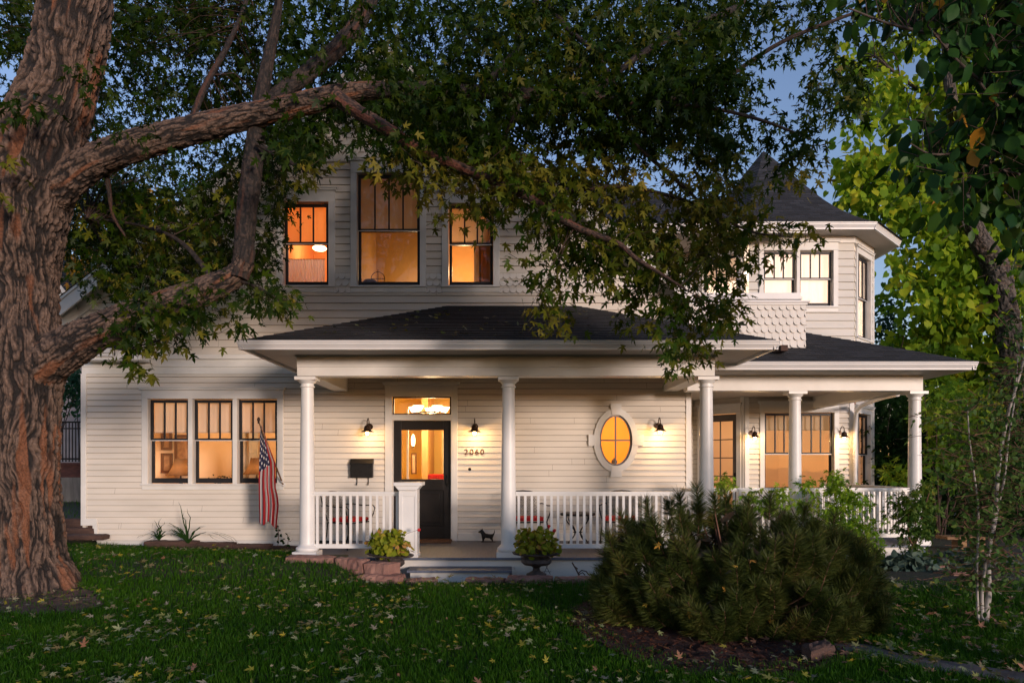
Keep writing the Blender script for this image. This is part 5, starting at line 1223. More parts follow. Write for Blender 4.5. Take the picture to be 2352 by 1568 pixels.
# mailbox
t = empty('mailbox', (wx(833), YW, wz(1096)), 'black metal wall mailbox with two newspaper hooks', 'mailbox')
m = MB(); a, b = wx(808), wx(858.5); zb_, zt_ = wz(1096), wz(1053)
def xprism(mb, prof, x0, x1):
    n = len(prof); i = len(mb.v); mb.v += [(x0, y, z) for y, z in prof] + [(x1, y, z) for y, z in prof]
    mb.f.append(tuple(i + k for k in range(n))); mb.f.append(tuple(i + n + k for k in reversed(range(n))))
    for k in range(n):
        j = (k + 1) % n; mb.f.append((i + j, i + k, i + n + k, i + n + j))
xprism(m, [(YW - .02, zb_), (YW - .12, zb_), (YW - .13, zt_ - .09), (YW - .02, zt_ - .09)], a, b); m.build('body', M['iron'], t, bevel=.005)
m = MB(); xprism(m, [(YW - .02, zt_ - .088), (YW - .137, zt_ - .10), (YW - .14, zt_ - .075), (YW - .075, zt_ - .006), (YW - .02, zt_)], a - .006, b + .006); m.build('lid', M['iron'], t, bevel=.004)
for u in (821, 847):
    m = MB(); x = wx(u); m.tube([(x, YW - .035, zb_), (x, YW - .035, zb_ - .10), (x, YW - .05, zb_ - .125), (x, YW - .075, zb_ - .12), (x, YW - .08, zb_ - .10)], .008, 6); m.build('hook', M['iron'], t)
# flag on its slanted pole
fg = empty('flag', P(646, 1108, YW - .05), 'american flag hanging limp from a slanted pole beside the left window', 'flag')
pa_, pb_ = Vector(P(650, 1112, YW - .06)), Vector(P(594, 968, YW - .95))
m = MB(); m.tube([pa_, pa_.lerp(pb_, .97)], [.014, .011], 10); m.build('pole', mat('varnished_pole', (.22, .12, .06), (.15, .08, .04), .4, 9), fg, smooth=True)
m = MB(); m.lathe(tuple(pb_), [(.008, -.03), (.022, -.015), (.012, 0), (.022, .015), (.026, .035), (.018, .06), (.003, .075)], 14); m.build('finial', M['bronze'], fg, smooth=True)
m = MB(); m.lathe((pa_.x, YW - .03, pa_.z), [(.04, -.01), (.04, 0), (.02, .02)], 16, 'y'); m.tube([(pa_.x, YW - .03, pa_.z), tuple(pa_.lerp(pb_, .07))], .022, 10); m.build('bracket', M['gutter'], fg)
def flagmat():
    m = bpy.data.materials.new('flag_cloth'); n, l, b = nodes(m)
    a = n.new('ShaderNodeAttribute'); a.attribute_name = 'fs'; c = n.new('ShaderNodeAttribute'); c.attribute_name = 'ft'
    def MT(op, x, y=None, z=None):
        q = n.new('ShaderNodeMath'); q.operation = op
        for i, w in enumerate((x, y, z)):
            if w is None: continue
            if isinstance(w, (int, float)): q.inputs[i].default_value = w
            else: l.new(w, q.inputs[i])
        return q.outputs[0]
    s, t_ = a.outputs['Fac'], c.outputs['Fac']
    stripe = MT('LESS_THAN', MT('FRACT', MT('MULTIPLY', s, 4.5)), .5)          # 13 stripes
    canton = MT('MULTIPLY', MT('LESS_THAN', t_, .44), MT('LESS_THAN', s, .66))
    fx = MT('SUBTRACT', MT('FRACT', MT('MULTIPLY', s, 7.6)), .5); fy = MT('SUBTRACT', MT('FRACT', MT('ADD', MT('MULTIPLY', t_, 13.75), MT('MULTIPLY', MT('FLOOR', MT('MULTIPLY', s, 7.6)), .5))), .5)
    star = MT('LESS_THAN', MT('ADD', MT('MULTIPLY', fx, fx), MT('MULTIPLY', MT('MULTIPLY', fy, fy), 1.6)), .062)
    mx = n.new('ShaderNodeMix'); mx.data_type = 'RGBA'; mx.inputs[6].default_value = (.42, .39, .39, 1); mx.inputs[7].default_value = (.34, .004, .010, 1); l.new(stripe, mx.inputs[0])
    m2 = n.new('ShaderNodeMix'); m2.data_type = 'RGBA'; m2.inputs[6].default_value = (.012, .016, .055, 1); m2.inputs[7].default_value = (.62, .6, .6, 1); l.new(star, m2.inputs[0])
    m3 = n.new('ShaderNodeMix'); m3.data_type = 'RGBA'; l.new(canton, m3.inputs[0]); l.new(mx.outputs[2], m3.inputs[6]); l.new(m2.outputs[2], m3.inputs[7])
    l.new(m3.outputs[2], b.inputs['Base Color']); b.inputs['Roughness'].default_value = .75
    tr = n.new('ShaderNodeBsdfTranslucent'); l.new(m3.outputs[2], tr.inputs[0]); ms = n.new('ShaderNodeMixShader'); ms.inputs[0].default_value = .15
    l.new(b.outputs[0], ms.inputs[1]); l.new(tr.outputs[0], ms.inputs[2]); l.new(ms.outputs[0], n['Material Output'].inputs[0]); return m
# outline rows: v, left u, right u (the upper edge follows the pole)
rows_ = [(985, 599, 603), (1000, 597, 610), (1020, 597, 617), (1045, 596, 626), (1060, 595, 632), (1080, 595, 633), (1100, 594, 633), (1120, 594, 634), (1140, 594, 639), (1160, 594, 641), (1180, 595, 639), (1200, 595, 637), (1215, 597, 636)]
nr_, nc_ = 60, 56; V, at_s, at_t = [], [], []
rv = np.array(rows_, float)
for i in range(nr_):
    t_ = i / (nr_ - 1)
    for j in range(nc_):
        s = j / (nc_ - 1); vend = 1198 + 10 * s + 6 * math.sin(s * 9); v = 978 + (vend - 978) * t_ + 10 * s * (1 - t_) * 0
        L_ = np.interp(v, rv[:, 0], rv[:, 1]); R_ = np.interp(v, rv[:, 0], rv[:, 2])
        fold = .055 * t_ ** .5 * math.sin(s * 15 + 1.2 * t_) + .03 * t_ * math.sin(s * 31 + 3 * t_)
        u = L_ + (R_ - L_) * (s + .025 * math.sin(s * 15 + 2.4) * t_); Yp = (YW - .93) + .35 * s * (1 - t_) + .10 * s * t_
        V.append(P(u, v, Yp + fold)); at_s.append(1.0 - s if False else s); at_t.append(t_ * (1.0 + .0 * s) + .10 * (s - .3))
Fc = [(i * nc_ + j, (i + 1) * nc_ + j, (i + 1) * nc_ + j + 1, i * nc_ + j + 1) for i in range(nr_ - 1) for j in range(nc_ - 1)]
at_s = [.02 + .96 * s for s in at_s]
co = np_mesh('cloth', V, Fc, flagmat(), fg, smooth=True, attr={'fs': at_s, 'ft': at_t})
so = co.modifiers.new('thick', 'SOLIDIFY'); so.thickness = .002
# doormat, dog statue
t = empty('doormat', (PX(1000, 11.6), 11.6, FZ), 'brown coir doormat at the front door', 'doormat')
m = MB(); m.slab([(dx0 + .22, 11.52), (dx1 + .04, 11.52), (dx1 + .03, 11.9), (dx0 + .22, 11.9)], FZ + .001, FZ + .03); m.build('mat', M['coir'], t, bevel=.006)
m = MB(); m.slab([(dx0 + .24, 11.54), (dx1 + .02, 11.54), (dx1 + .01, 11.88), (dx0 + .24, 11.88)], FZ + .03, FZ + .034); m.build('mat_pile', mat('coir_dark', (.14, .07, .035), (.09, .045, .025), .95, 80, .8, 150), t)
DY = 11.72
dog = empty('dog_statue', (PX(1119, DY), DY, FZ), 'small black cast iron terrier figure standing by the house wall', 'statue')
bmm = bpy.data.meshes.new('dog'); U_ = lambda x, z, y=0: (PX(1098.5 + x, DY), DY + y, FZ + z / 135.)
px_ = .0074
def dogv(x, z, y): return (PX(1098, DY) - dog.location.x + x * px_, y, z * px_)
vs = [dogv(*q) for q in ((30, 13, 0), (22, 13.5, 0), (14, 15, 0), (11, 21, 0), (8, 24.5, 0), (2, 23, 0), (12, 8, -.018), (11.5, 1.5, -.02), (9, 1, -.02), (12, 8, .018), (11.5, 1.5, .02), (31, 7, -.018), (33.5, 4, -.02), (32, 1.2, -.02), (31, 7, .018), (33.5, 4, .02), (32, 1.2, .02), (35, 17, 0), (37.5, 22, 0), (37.5, 28, 0), (9.5, 28, -.012), (10, 31, -.013), (9.5, 28, .012), (10, 31, .013), (20, 9.5, 0), (30, 9.5, 0), (3.2, 20.5, 0))]
es = [(0, 1), (1, 2), (2, 3), (3, 4), (4, 5), (2, 6), (6, 7), (7, 8), (2, 9), (9, 10), (0, 11), (11, 12), (12, 13), (0, 14), (14, 15), (15, 16), (0, 17), (17, 18), (18, 19), (4, 20), (20, 21), (4, 22), (22, 23), (1, 24), (0, 25), (5, 26)]
rad = [.040, .042, .046, .032, .032, .018, .022, .012, .010, .018, .012, .018, .013, .011, .018, .013, .011, .013, .009, .004, .010, .003, .010, .003, .03, .028, .013]
bmm.from_pydata(vs, es, []); do = bpy.data.objects.new('body', bmm); COL.objects.link(do); do.parent = dog; bmm.materials.append(M['iron'])
sk = do.modifiers.new('skin', 'SKIN')
for k, r_ in enumerate(rad): bmm.skin_vertices[0].data[k].radius = (r_, r_)
bmm.skin_vertices[0].data[0].use_root = True
ss = do.modifiers.new('sub', 'SUBSURF'); ss.levels = 1; ss.render_levels = 2
m = MB(); m.slab([(PX(1105, DY), DY - .04), (PX(1138, DY), DY - .04), (PX(1138, DY), DY + .04), (PX(1105, DY), DY + .04)], FZ + .001, FZ + .008); m.build('base', M['rust'], dog)

# wrought iron chairs with red cushions; seat centre at the origin, facing -y
def make_chair():
    t = empty('patio_chair', (0, 0, 0)); w = .25
    m = MB()
    for s in (-1, 1):
        m.tube([(s * w, .20, .40), (s * w, .22, .20), (s * w * 1.05, .30, 0)], .011, 6)
        m.tube([(s * w, -.22, .40), (s * (w + .03), -.26, .2), (s * (w + .04), -.25, 0)], .011, 6)
        m.tube([(s * (w - .02), .22, .42), (s * (w - .01), .30, .62), (s * w, .35, .83)], .011, 6)
    m.tube([(w - .0, .35, .83), (.12, .37, .865), (0, .37, .875), (-.12, .37, .865), (-w, .35, .83)], .012, 6)
    m.tube([(-w, .2, .40), (-w, -.22, .40), (w, -.22, .40), (w, .2, .40), (-w, .2, .40)], .011, 6)
    for s in (-1, 1): m.tube([(s * .03, .365, .875), (s * .05, .365, .84), (s * .02, .362, .82), (s * .06, .36, .79)], .009, 5)
    m.build('frame', M['iron'], t, smooth=True)
    for s in (-1, 1):
        m = MB(); m.tube([(s * w, .33, .66), (s * (w + .04), .18, .67), (s * (w + .06), -.05, .65), (s * (w + .055), -.24, .66), (s * (w + .05), -.29, .62), (s * (w + .03), -.27, .52), (s * w, -.22, .40)], .010, 6); m.build('armrest', M['iron'], t, smooth=True)
    m = MB(); n = 14
    def bp_(a, b): return (a * (w - .03), .235 + .12 * b + .02 * (1 - a * a) * 1, .47 + .34 * b)
    for k in range(-n, n + 1):
        for s in (-1, 1):
            pts = []
            for q in np.linspace(0, 1, 9):
                a = k / n * 1.6 + s * (q - .5) * 1.6
                if -1 <= a <= 1: pts.append(bp_(a, q))
            if len(pts) > 1: m.tube([pts[0], pts[-1]], .0028, 3)
    m.build('mesh_back', M['iron'], t)
    m = MB(); prof = []
    m.slab([(-w + .02, -.23), (w - .02, -.23), (w - .0, -.1), (w - .01, .19), (-w + .01, .19), (-w, -.1)], .415, .475); m.build('seat_cushion', M['redcloth'], t, bevel=.022)
    return t
ch0 = make_chair()
G = 'black iron chairs with red cushions on the porch'
for i, (u, Y, rz, lab) in enumerate(((1213, 11.15, 12, 'black mesh patio chair with red cushion just right of the middle column'), (1424, 11.2, -14, 'black mesh patio chair with red cushion right of the small table, half behind the pine'), (800, 11.0, 60, 'black mesh patio chair with red cushion behind the railing left of the door'))):
    o = ch0 if i == 0 else copy_tree(ch0); o.location = (PX(u, Y), Y, FZ); o.rotation_euler = (0, 0, R(rz)); tag(o, lab, 'chair', G)
# small iron table with S-shaped legs
t = empty('patio_table', (PX(1327, 11.1), 11.1, FZ), 'small black iron side table with curled legs between two chairs', 'table')
x, y = PX(1327, 11.1), 11.1
m = MB(); m.lathe((x, y, FZ + .50), [(.27, 0), (.28, .008), (.28, .030), (.27, .036)], 32); m.build('table_top', M['iron'], t, smooth=False)
for k in range(4):
    a = R(35 + 90 * k); m = MB(); pr = [(.24, .50), (.235, .43), (.17, .36), (.09, .29), (.06, .22), (.10, .15), (.18, .09), (.215, .04), (.22, 0)]
    q = smooth_path([(x + r_ * math.cos(a), y + r_ * math.sin(a), FZ + h_, 0) for r_, h_ in pr], 24); m.tube([tuple(w[:3]) for w in q], .010, 6); m.build('leg', M['iron'], t, smooth=True)
m = MB(); m.tube([(x + .07 * math.cos(a), y + .07 * math.sin(a), FZ + .23) for a in np.linspace(0, 2 * math.pi, 17)], .006, 5); m.build('stretcher_ring', M['iron'], t)

# urns with geraniums
gerl = leafmat('geranium_leaf', [(0, (.08, .13, .010)), (.4, (.19, .23, .015)), (.75, (.34, .31, .03)), (.88, (.38, .20, .05)), (1, (.48, .20, .09))], .3, .5, 6, .35)
ROUND = np.array([(0, .45, .06), (0, .1, 0), (.32, .0, -.0), (.5, .35, .0), (.4, .75, -.02), (.12, .98, 0), (-.12, .98, 0), (-.4, .75, -.02), (-.5, .35, .0), (-.32, .0, -.0)], float)
petm = mat('red_petal', (.50, .01, .015), (.62, .02, .02), .6, 30)
URN = [(.13, 0), (.135, .03), (.10, .045), (.05, .075), (.045, .11), (.07, .135), (.17, .155), (.205, .19), (.20, .235), (.165, .255), (.17, .27), (.25, .285), (.315, .30), (.325, .315), (.29, .322), (.24, .305)]
def urn(u, Y, zr, tilt, lab, flowers, seed):
    rg = np.random.default_rng(seed); x = PX(u, Y); z0 = zr - .315
    t = empty('urn', (x, Y, z0), lab, 'urn', 'dark garden urns by the porch steps')
    m = MB(); m.lathe((x, Y, z0), URN, 40); m.build('bowl', M['urn'], t, smooth=True)
    m = MB(); m.lathe((x, Y, z0 + .26), [(.0, 0), (.24, .03), (.0, .045)], 20); m.build('potting_soil', M['soil'], t)
    t.rotation_euler = (0, R(tilt), 0)
    g_ = empty('geranium', (x, Y, zr), 'geranium with %s in the %s urn' % (('one red flower', 'left') if flowers == 1 else ('two red flowers', 'right')), 'plant', 'geraniums in the urns')
    n = 430; a = rg.uniform(0, 2 * np.pi, n); h = rg.uniform(-.05, 1, n); r_ = .29 * np.sqrt(np.clip(1 - (h * .85) ** 2.4, 0.02, 1)) * rg.uniform(.55, 1.05, n)
    pos = np.stack([x + r_ * np.cos(a), Y + r_ * np.sin(a) * .9, zr + .005 + .29 * h + .03 * np.sin(a * 3 + seed)], 1)
    out = np.stack([np.cos(a), np.sin(a), .2 + 0 * a], 1); nr = out * .9 + np.stack([0 * a, 0 * a, .35 + h * .8], 1) + rg.normal(0, .45, (n, 3))
    axx = out * .3 + rg.normal(0, .6, (n, 3)) + (0, 0, -.25)
    V, Fc = leaf_arrays(pos, axx, nr, .074 * rg.uniform(.6, 1.15, n), ROUND); np_mesh('foliage', V, Fc, gerl, g_)
    m = MB()
    for k in range(26):
        q = pos[rg.integers(n)]; m.tube([(x + (q[0] - x) * .2, Y + (q[1] - Y) * .2, zr - .02), tuple((np.array([x, Y, zr]) * .4 + q * .6) + (0, 0, .02)), tuple(q)], [.006, .005, .003], 5)
    m.build('stem', bpy.data.materials['varnished_pole'] if False else M['brown_stem'], g_)
    for k in range(flowers):
        fu, fv = ((962, 1216),)[0] if flowers == 1 else ((1270, 1207), (1258, 1213))[k] if False else ((962, 1216) if flowers == 1 else ((1261, 1208), (1273, 1218))[k])
        q = np.array(P(fu, fv, Y - .05)); n2 = 34; dd = unit(rg.normal(0, 1, (n2, 3))); 
        V, Fc = leaf_arrays(q + dd * .018 * rg.uniform(.4, 1.2, (n2, 1)), np.cross(dd, rg.normal(0, 1, (n2, 3))), dd, np.full(n2, .020), ROUND); np_mesh('flower', V, Fc, petm, g_)
        m = MB(); m.tube([(x + (q[0] - x) * .3, Y, zr + .12), tuple(q * .6 + np.array([x, Y, zr + .2]) * .4), tuple(q)], .0025, 5); m.build('flower_stem', M['brown_stem'], g_)
urn(893, 9.54, PZ(1271, 9.54), 4, 'dark urn with wide rim behind the left stone edging', 1, 3)
urn(1232, 9.28, PZ(1268, 9.28), 0, 'dark footed urn standing right of the porch step', 2, 5)

# stone edging: separate irregular blocks
def block(name, pts, z0, z1, m, lab, cat, group, rough=.012):
    """plan polygon with 4 corners, subdivided and roughened"""
    a, b, c, d = [np.array(q, float) for q in pts]; nu = max(3, int(np.linalg.norm(b - a) / .05)); nv = max(3, int(np.linalg.norm(d - a) / .05)); nw = 3
    import bmesh
    bm = bmesh.new(); grid = {}
    def pt(i, j, k):
        key = (i, j, k)
        if key not in grid:
            s, t_, w = i / nu, j / nv, k / nw; q = (a * (1 - s) + b * s) * (1 - t_) + (d * (1 - s) + c * s) * t_
            rd = .012 if (i in (0, nu)) + (j in (0, nv)) + (k in (0, nw)) >= 2 else 0; cxy = (a + b + c + d) / 4; dr = cxy - q; dr = dr / (np.linalg.norm(dr) + 1e-6)
            j_ = rng.uniform(-1, 1, 3) * rough; zz = z0 + (z1 - z0) * w - (rd if k == nw else 0)
            grid[key] = bm.verts.new((q[0] + dr[0] * rd + j_[0], q[1] + dr[1] * rd + j_[1], zz + j_[2] * .7))
        return grid[key]
    for i in range(nu):
        for j in range(nv): bm.faces.new([pt(i, j, nw), pt(i + 1, j, nw), pt(i + 1, j + 1, nw), pt(i, j + 1, nw)])
        for k in range(nw):
            bm.faces.new([pt(i, 0, k), pt(i + 1, 0, k), pt(i + 1, 0, k + 1), pt(i, 0, k + 1)]); bm.faces.new([pt(i + 1, nv, k), pt(i, nv, k), pt(i, nv, k + 1), pt(i + 1, nv, k + 1)])
    for j in range(nv):
        for k in range(nw):
            bm.faces.new([pt(0, j + 1, k), pt(0, j, k), pt(0, j, k + 1), pt(0, j + 1, k + 1)]); bm.faces.new([pt(nu, j, k), pt(nu, j + 1, k), pt(nu, j + 1, k + 1), pt(nu, j, k + 1)])
    me = bpy.data.meshes.new(name); bm.to_mesh(me); bm.free(); me.materials.append(m); o = bpy.data.objects.new(name, me); COL.objects.link(o); return tag(o, lab, cat, group)
SG = 'pink stone blocks edging the lawn'
stones = [((-2.98, 9.36), (-2.30, 9.26), (-2.30, 9.50), (-2.98, 9.62), .10, .335, 'long pink edging stone beside the left porch column'),
 ((-2.28, 9.24), (-1.86, 9.04), (-1.78, 9.22), (-2.26, 9.44), .10, .33, 'pink edging stone beside the left urn'),
 ((-1.84, 9.02), (-1.50, 8.90), (-1.36, 9.06), (-1.76, 9.20), .0, .305, 'slanted pink edging stone at the end of the raised bed'),
 ((-1.92, 8.88), (-1.30, 8.80), (-1.28, 9.02), (-1.86, 9.08), .0, .165, 'low pink edging stone left of the step'),
 ((-1.27, 8.80), (-.86, 8.92), (-.92, 9.12), (-1.30, 9.02), .0, .11, 'short low pink edging stone in the dip before the step'),
 ((-.52, 8.94), (-.02, 8.82), (.02, 9.04), (-.50, 9.13), .0, .115, 'low pink edging stone right of the dip'),
 ((.0, 8.82), (.62, 8.80), (.62, 9.02), (.03, 9.04), .0, .145, 'pink edging stone in front of the right urn'),
 ((.64, 8.80), (1.28, 8.84), (1.26, 9.06), (.64, 9.02), .0, .135, 'pink edging stone nearest the pine')]
for *q, z0, z1, lab in stones: block('edging_stone', q, z0, z1, M['stone'], lab, 'stone', SG)
# weathered timbers along the left wall
TG = 'weathered timbers along the house wall'
for u0, u1, v0, v1, lab in ((330, 452, 1241, 1250, 'dark weathered timber under the strappy plant'), (448, 537, 1245, 1255, 'weathered timber in the middle of the left wall'), (535, 622, 1249, 1260, 'weathered timber below the flag'), (618, 690, 1254, 1266, 'weathered timber next to the left porch column')):
    block('timber', ((PX(u0, 11.6), 11.58), (PX(u1, 11.6), 11.58), (PX(u1, 11.6), 11.76), (PX(u0, 11.6), 11.76)), .15, PZ(v0, 11.6), M['timber'], lab, 'timber', TG, .006)
for y0, y1, u0, u1, v0, v1, lab in ((12.0, 12.12, 120, 217, 1190, 1212, 'upper red brown timber of the low retaining step'), (11.9, 12.02, 120, 216, 1211, 1232, 'lower red brown timber of the low retaining step'), (11.55, 11.80, 120, 234, 1228, 1240, 'flat timber at the foot of the wall corner')):
    block('timber', ((PX(u0, y0), y0), (PX(u1, y0), y0), (PX(u1, y0), y1), (PX(u0, y0), y1)), PZ(v1, y0), PZ(v0, y0), M['timber'], lab, 'timber', 'timbers of the retaining step at the left corner', .006)
block('timber', (ray_ground(1862, 1528), ray_ground(1922, 1512), (ray_ground(1922, 1512)[0], ray_ground(1922, 1512)[1] + .2), (ray_ground(1862, 1528)[0], ray_ground(1862, 1528)[1] + .2)), -.02, .12, M['timber'], 'short weathered timber block at the right foot of the pine', 'timber', None, .01)
for u, v, s, lab in ((2146, 1308, .16, 'pinkish stone at the lawn edge below the corner shrub'), (2210, 1322, .12, 'small pink stone at the lawn edge left of the birch stems')):
    x, y = ray_ground(u, v); block('edging_stone', ((x - s, y), (x + s, y), (x + s, y + .15), (x - s, y + .15)), -.02, .07, M['stone'], lab, 'stone', None, .015)
# rusty folded garden ornament
t = empty('garden_ornament', P(1335, 1318, 9.3), 'rusty metal garden ornament leaning by the porch skirt', 'ornament')
m = MB(); m.tube([P(1314, 1291, 9.35), P(1324, 1308, 9.3), P(1330, 1320, 9.25)], .010, 6); m.tube([P(1320, 1300, 9.4), P(1327, 1306, 9.4)], .008, 6); m.build('post', M['rust'], t)
m = MB(); m.tube([P(1328, 1316, 9.2), P(1336, 1309, 9.2), P(1346, 1311, 9.2), P(1352, 1319, 9.2), P(1362, 1320, 9.2)], .008, 6); m.tube([P(1330, 1318, 9.2), P(1338, 1314, 9.2), P(1344, 1320, 9.2)], .007, 6); m.build('scroll', M['rust'], t)
t = empty('plant_stand', P(1256, 1316, 9.35), 'thin wire stand of crossed rods behind the right urn', 'stand')
m = MB(); m.tube([P(1248, 1318, 9.4), P(1262, 1290, 9.4)], .0035, 5); m.tube([P(1264, 1318, 9.4), P(1250, 1290, 9.4)], .0035, 5); m.tube([P(1246, 1312, 9.4), P(1266, 1312, 9.4)], .003, 5); m.build('rods', M['iron'], t)
# strappy plant and small weeds at the wall
def strap(u, v, Y, n, h, lab, seed):
    rg = np.random.default_rng(seed); x, y, z = P(u, v, Y); t = empty('strap_plant', (x, y, z), lab, 'plant'); m = MB()
    for k in range(n):
        a = rg.uniform(-1.3, 1.3) + (0 if rg.uniform() < .5 else 0); d = math.sin(a); L = h * rg.uniform(.5, 1.1); w = .011
        pts = [(x + d * L * s * (1 + .5 * s), y - .12 * s * rg.uniform(-.5, 1), z + L * (s * 1.25 - .85 * s * s * abs(d) * 1.6)) for s in np.linspace(0, 1, 8)]
        for i in range(7):
            p, q = pts[i], pts[i + 1]; wa, wb = w * (1 - (i / 7) ** 2), w * (1 - ((i + 1) / 7) ** 2) + .0006
            m.face([(p[0] - wa, p[1], p[2]), (p[0] + wa, p[1] + .004, p[2]), (q[0] + wb, q[1] + .004, q[2]), (q[0] - wb, q[1], q[2])])
    m.build('leaf_blade', bpy.data.materials['shrub_leaf_dark'], t)
strap(432, 1247, 11.5, 24, .62, 'strappy plant with long arching leaves against the left wall', 2); strap(365, 1240, 11.5, 14, .3, 'small low plant left of the strappy plant', 4)
vl = bpy.data.materials['vine_leaf']
for (u, v0, v1, lab, n) in ((638, 1200, 1252, 'thin leafy sapling stem under the flag', 14), (660, 1222, 1256, 'small leafy weed beside the left column', 18)):
    t = empty('weed', P(u, v1, 11.5), lab, 'plant'); m = MB(); m.tube([P(u, v1 + 4, 11.5), P(u + 2, (v0 + v1) / 2, 11.5), P(u, v0 + 4, 11.5)], .005, 5); m.build('stem', M['brown_stem'], t)
    pos = np.array([P(u + rng.uniform(-9, 9) * (1 if n > 14 else .6), rng.uniform(v0, v1), 11.5 + rng.uniform(-.05, .05)) for _ in range(n)]); V, Fc = leaf_arrays(pos, rng.normal(0, 1, (n, 3)), rng.normal(0, .6, (n, 3)) + (0, -.6, .5), np.full(n, .06), OVAL); np_mesh('foliage', V, Fc, bgm, t)

# ---- left background: iron fence on brick and concrete walls, neighbour's house
XB0, XB1, BY = -12.5, -7.0, 16.5
bw_ = empty('garden_wall', (-9, BY, .6), 'grey concrete retaining wall with brick top at the left edge', 'wall')
m = MB(); m.box(XB0, XB1, BY, BY + .3, .3, PZ(1096, BY)); m.build('concrete_wall', mat('old_concrete', (.20, .19, .17), (.13, .12, .11), .9, 3, .3, 30, stretch=(3, 3, .6)), bw_)
m = MB(); m.box(XB0, XB1, BY + .04, BY + .28, PZ(1096, BY), PZ(1068, BY)); m.box(XB0, XB1, BY + .0, BY + .32, PZ(1068, BY), PZ(1062, BY)); m.build('brick_top', mat('dark_brick', (.12, .045, .035), (.07, .03, .025), .9, 8, .4, 30, stretch=(1, 1, 4)), bw_)
fe = empty('iron_fence', (-9, BY + .15, 1.6), 'black iron fence on the brick wall at the left', 'fence')
m = MB(); zt_, zb_ = PZ(968, BY), PZ(1060, BY); m.box(XB0, XB1, BY + .15, BY + .18, zt_ - .02, zt_ + .02); m.box(XB0, XB1, BY + .15, BY + .18, zb_ + .05, zb_ + .09); m.box(XB0, XB1, BY + .15, BY + .18, zt_ - .17, zt_ - .14); m.build('rail', M['iron'], fe)
for k in range(70):
    x = XB0 + k * .078
    if PX(130, BY) < x < PX(200, BY): m = MB(); m.box(x - .009, x + .009, BY + .155, BY + .175, zb_, zt_ + .0); m.build('picket', M['iron'], fe)
nh = empty('neighbour_house', (-13.5, 24, .8), 'pale neighbouring house with white rake boards behind the big tree', 'house')
m = MB(); m.box(-19, -13.2, 24, 30, .5, 5.4); m.build('wall', mat('pale_stucco', (.33, .31, .32), (.28, .26, .27), .9, 3), nh)
ap = P(60, 560, 23.4); e2 = P(184, 722, 23.4); 
m = MB()
for off, wd in ((0, .22), (-.30, .16)):
    m.prism([(ap[0], ap[2] + off), (e2[0], e2[2] + off), (e2[0], e2[2] + off + wd), (ap[0], ap[2] + off + wd)][::1], 23.3, 23.4)
m.box(P(131, 700, 23.6)[0] - 2, P(165, 700, 23.6)[0], 23.5, 23.6, P(131, 728, 23.6)[2], P(131, 712, 23.6)[2]); m.build('rake_board', M['gutter'], nh)
m = MB(); m.prism([(ap[0], ap[2] - 1.6), (e2[0] - .5, e2[2] - .6), (e2[0] - .1, e2[2] - .05), (ap[0], ap[2] - .05)], 23.7, 23.8); m.build('gable_wall', M['soffit'], nh)
m = MB(); roof_plane(m, (ap[0] + .0, 29, ap[2] + .2), (ap[0], 23.3, ap[2] + .2), (e2[0], 23.3, e2[2] + .22), (e2[0], 29, e2[2] + .22)) if False else m.face([(ap[0], 23.25, ap[2] + .24), (e2[0], 23.25, e2[2] + .24), (e2[0], 29, e2[2] + .24), (ap[0], 29, ap[2] + .24)], [(0, 0), (3, 0), (3, 5), (0, 5)]); m.build('roof', M['shingle'], nh)

# ---- wooden bench far right
t = empty('wooden_bench', P(2212, 1280, 12.6), 'low wooden bench in the dark bed at the right', 'bench'); bwd = mat('honey_wood', (.26, .14, .05), (.18, .09, .035), .7, 6)
m = MB(); a = P(2168, 1231, 12.6); b = P(2256, 1231, 12.6); m.box(a[0], b[0], 12.5, 12.85, a[2] - .05, a[2]); m.build('seat', bwd, t, bevel=.005)
for u in (2208, 2250):
    q = P(u, 1231, 12.6); m = MB(); m.box(q[0] - .05, q[0] + .05, 12.52, 12.8, -.05, a[2] - .05); m.build('leg', bwd, t, bevel=.004)

# ---- pine bush
pine = empty('pine_bush', (PX(1700, 6.9), 6.9, 0), 'broad shaggy dwarf pine bush with upright needle shoots in front of the porch', 'bush')
pcx, pcy = PX(1695, 6.9), 6.9
prg = np.random.default_rng(21); tips, dirs = [], []
# silhouette: height of the crown against x (from picture columns)
sil_u = np.array([1350, 1385, 1430, 1480, 1520, 1580, 1640, 1700, 1760, 1820, 1880, 1940, 1985, 2020]); sil_v = np.array([1370, 1240, 1195, 1165, 1160, 1135, 1140, 1150, 1150, 1160, 1185, 1215, 1260, 1330])
for _ in range(620):
    u = prg.uniform(1366, 1990); th = prg.uniform(0, 1); top = np.interp(u, sil_u, sil_v) + 12; bot = 1490 - 75 * abs((u - 1690) / 330) ** 3
    v = top + (bot - top) * prg.uniform(0, 1) ** .85
    e = 1 - ((u - 1690) / 345) ** 2; f = (v - top) / (bot - top)
    depth = 1.15 * math.sqrt(max(e, .03)) * math.sqrt(max(1 - (2 * f - 1.05) ** 2 * .8, .05))
    depth *= .62 + .5 * float(vnoise(np.array(u / 75.), np.array(v / 75.), 77)); front = prg.uniform() < .72; Y = 6.95 - depth * (prg.uniform(.55, 1.0) if front else prg.uniform(-1, .5))
    x, y, z = P(u, v, 6.9); z = (z) if z > .12 else .12
    x = (u - 1160) / F * 6.9; tips.append((x, Y, max(z * (1 + 0), .14))); o_ = np.array([(x - pcx) * .55, (Y - 6.9) * .55, 1.0 - .75 * f]); dirs.append(o_ / np.linalg.norm(o_) + np.array([0, 0, .25]) + prg.normal(0, .16, 3))
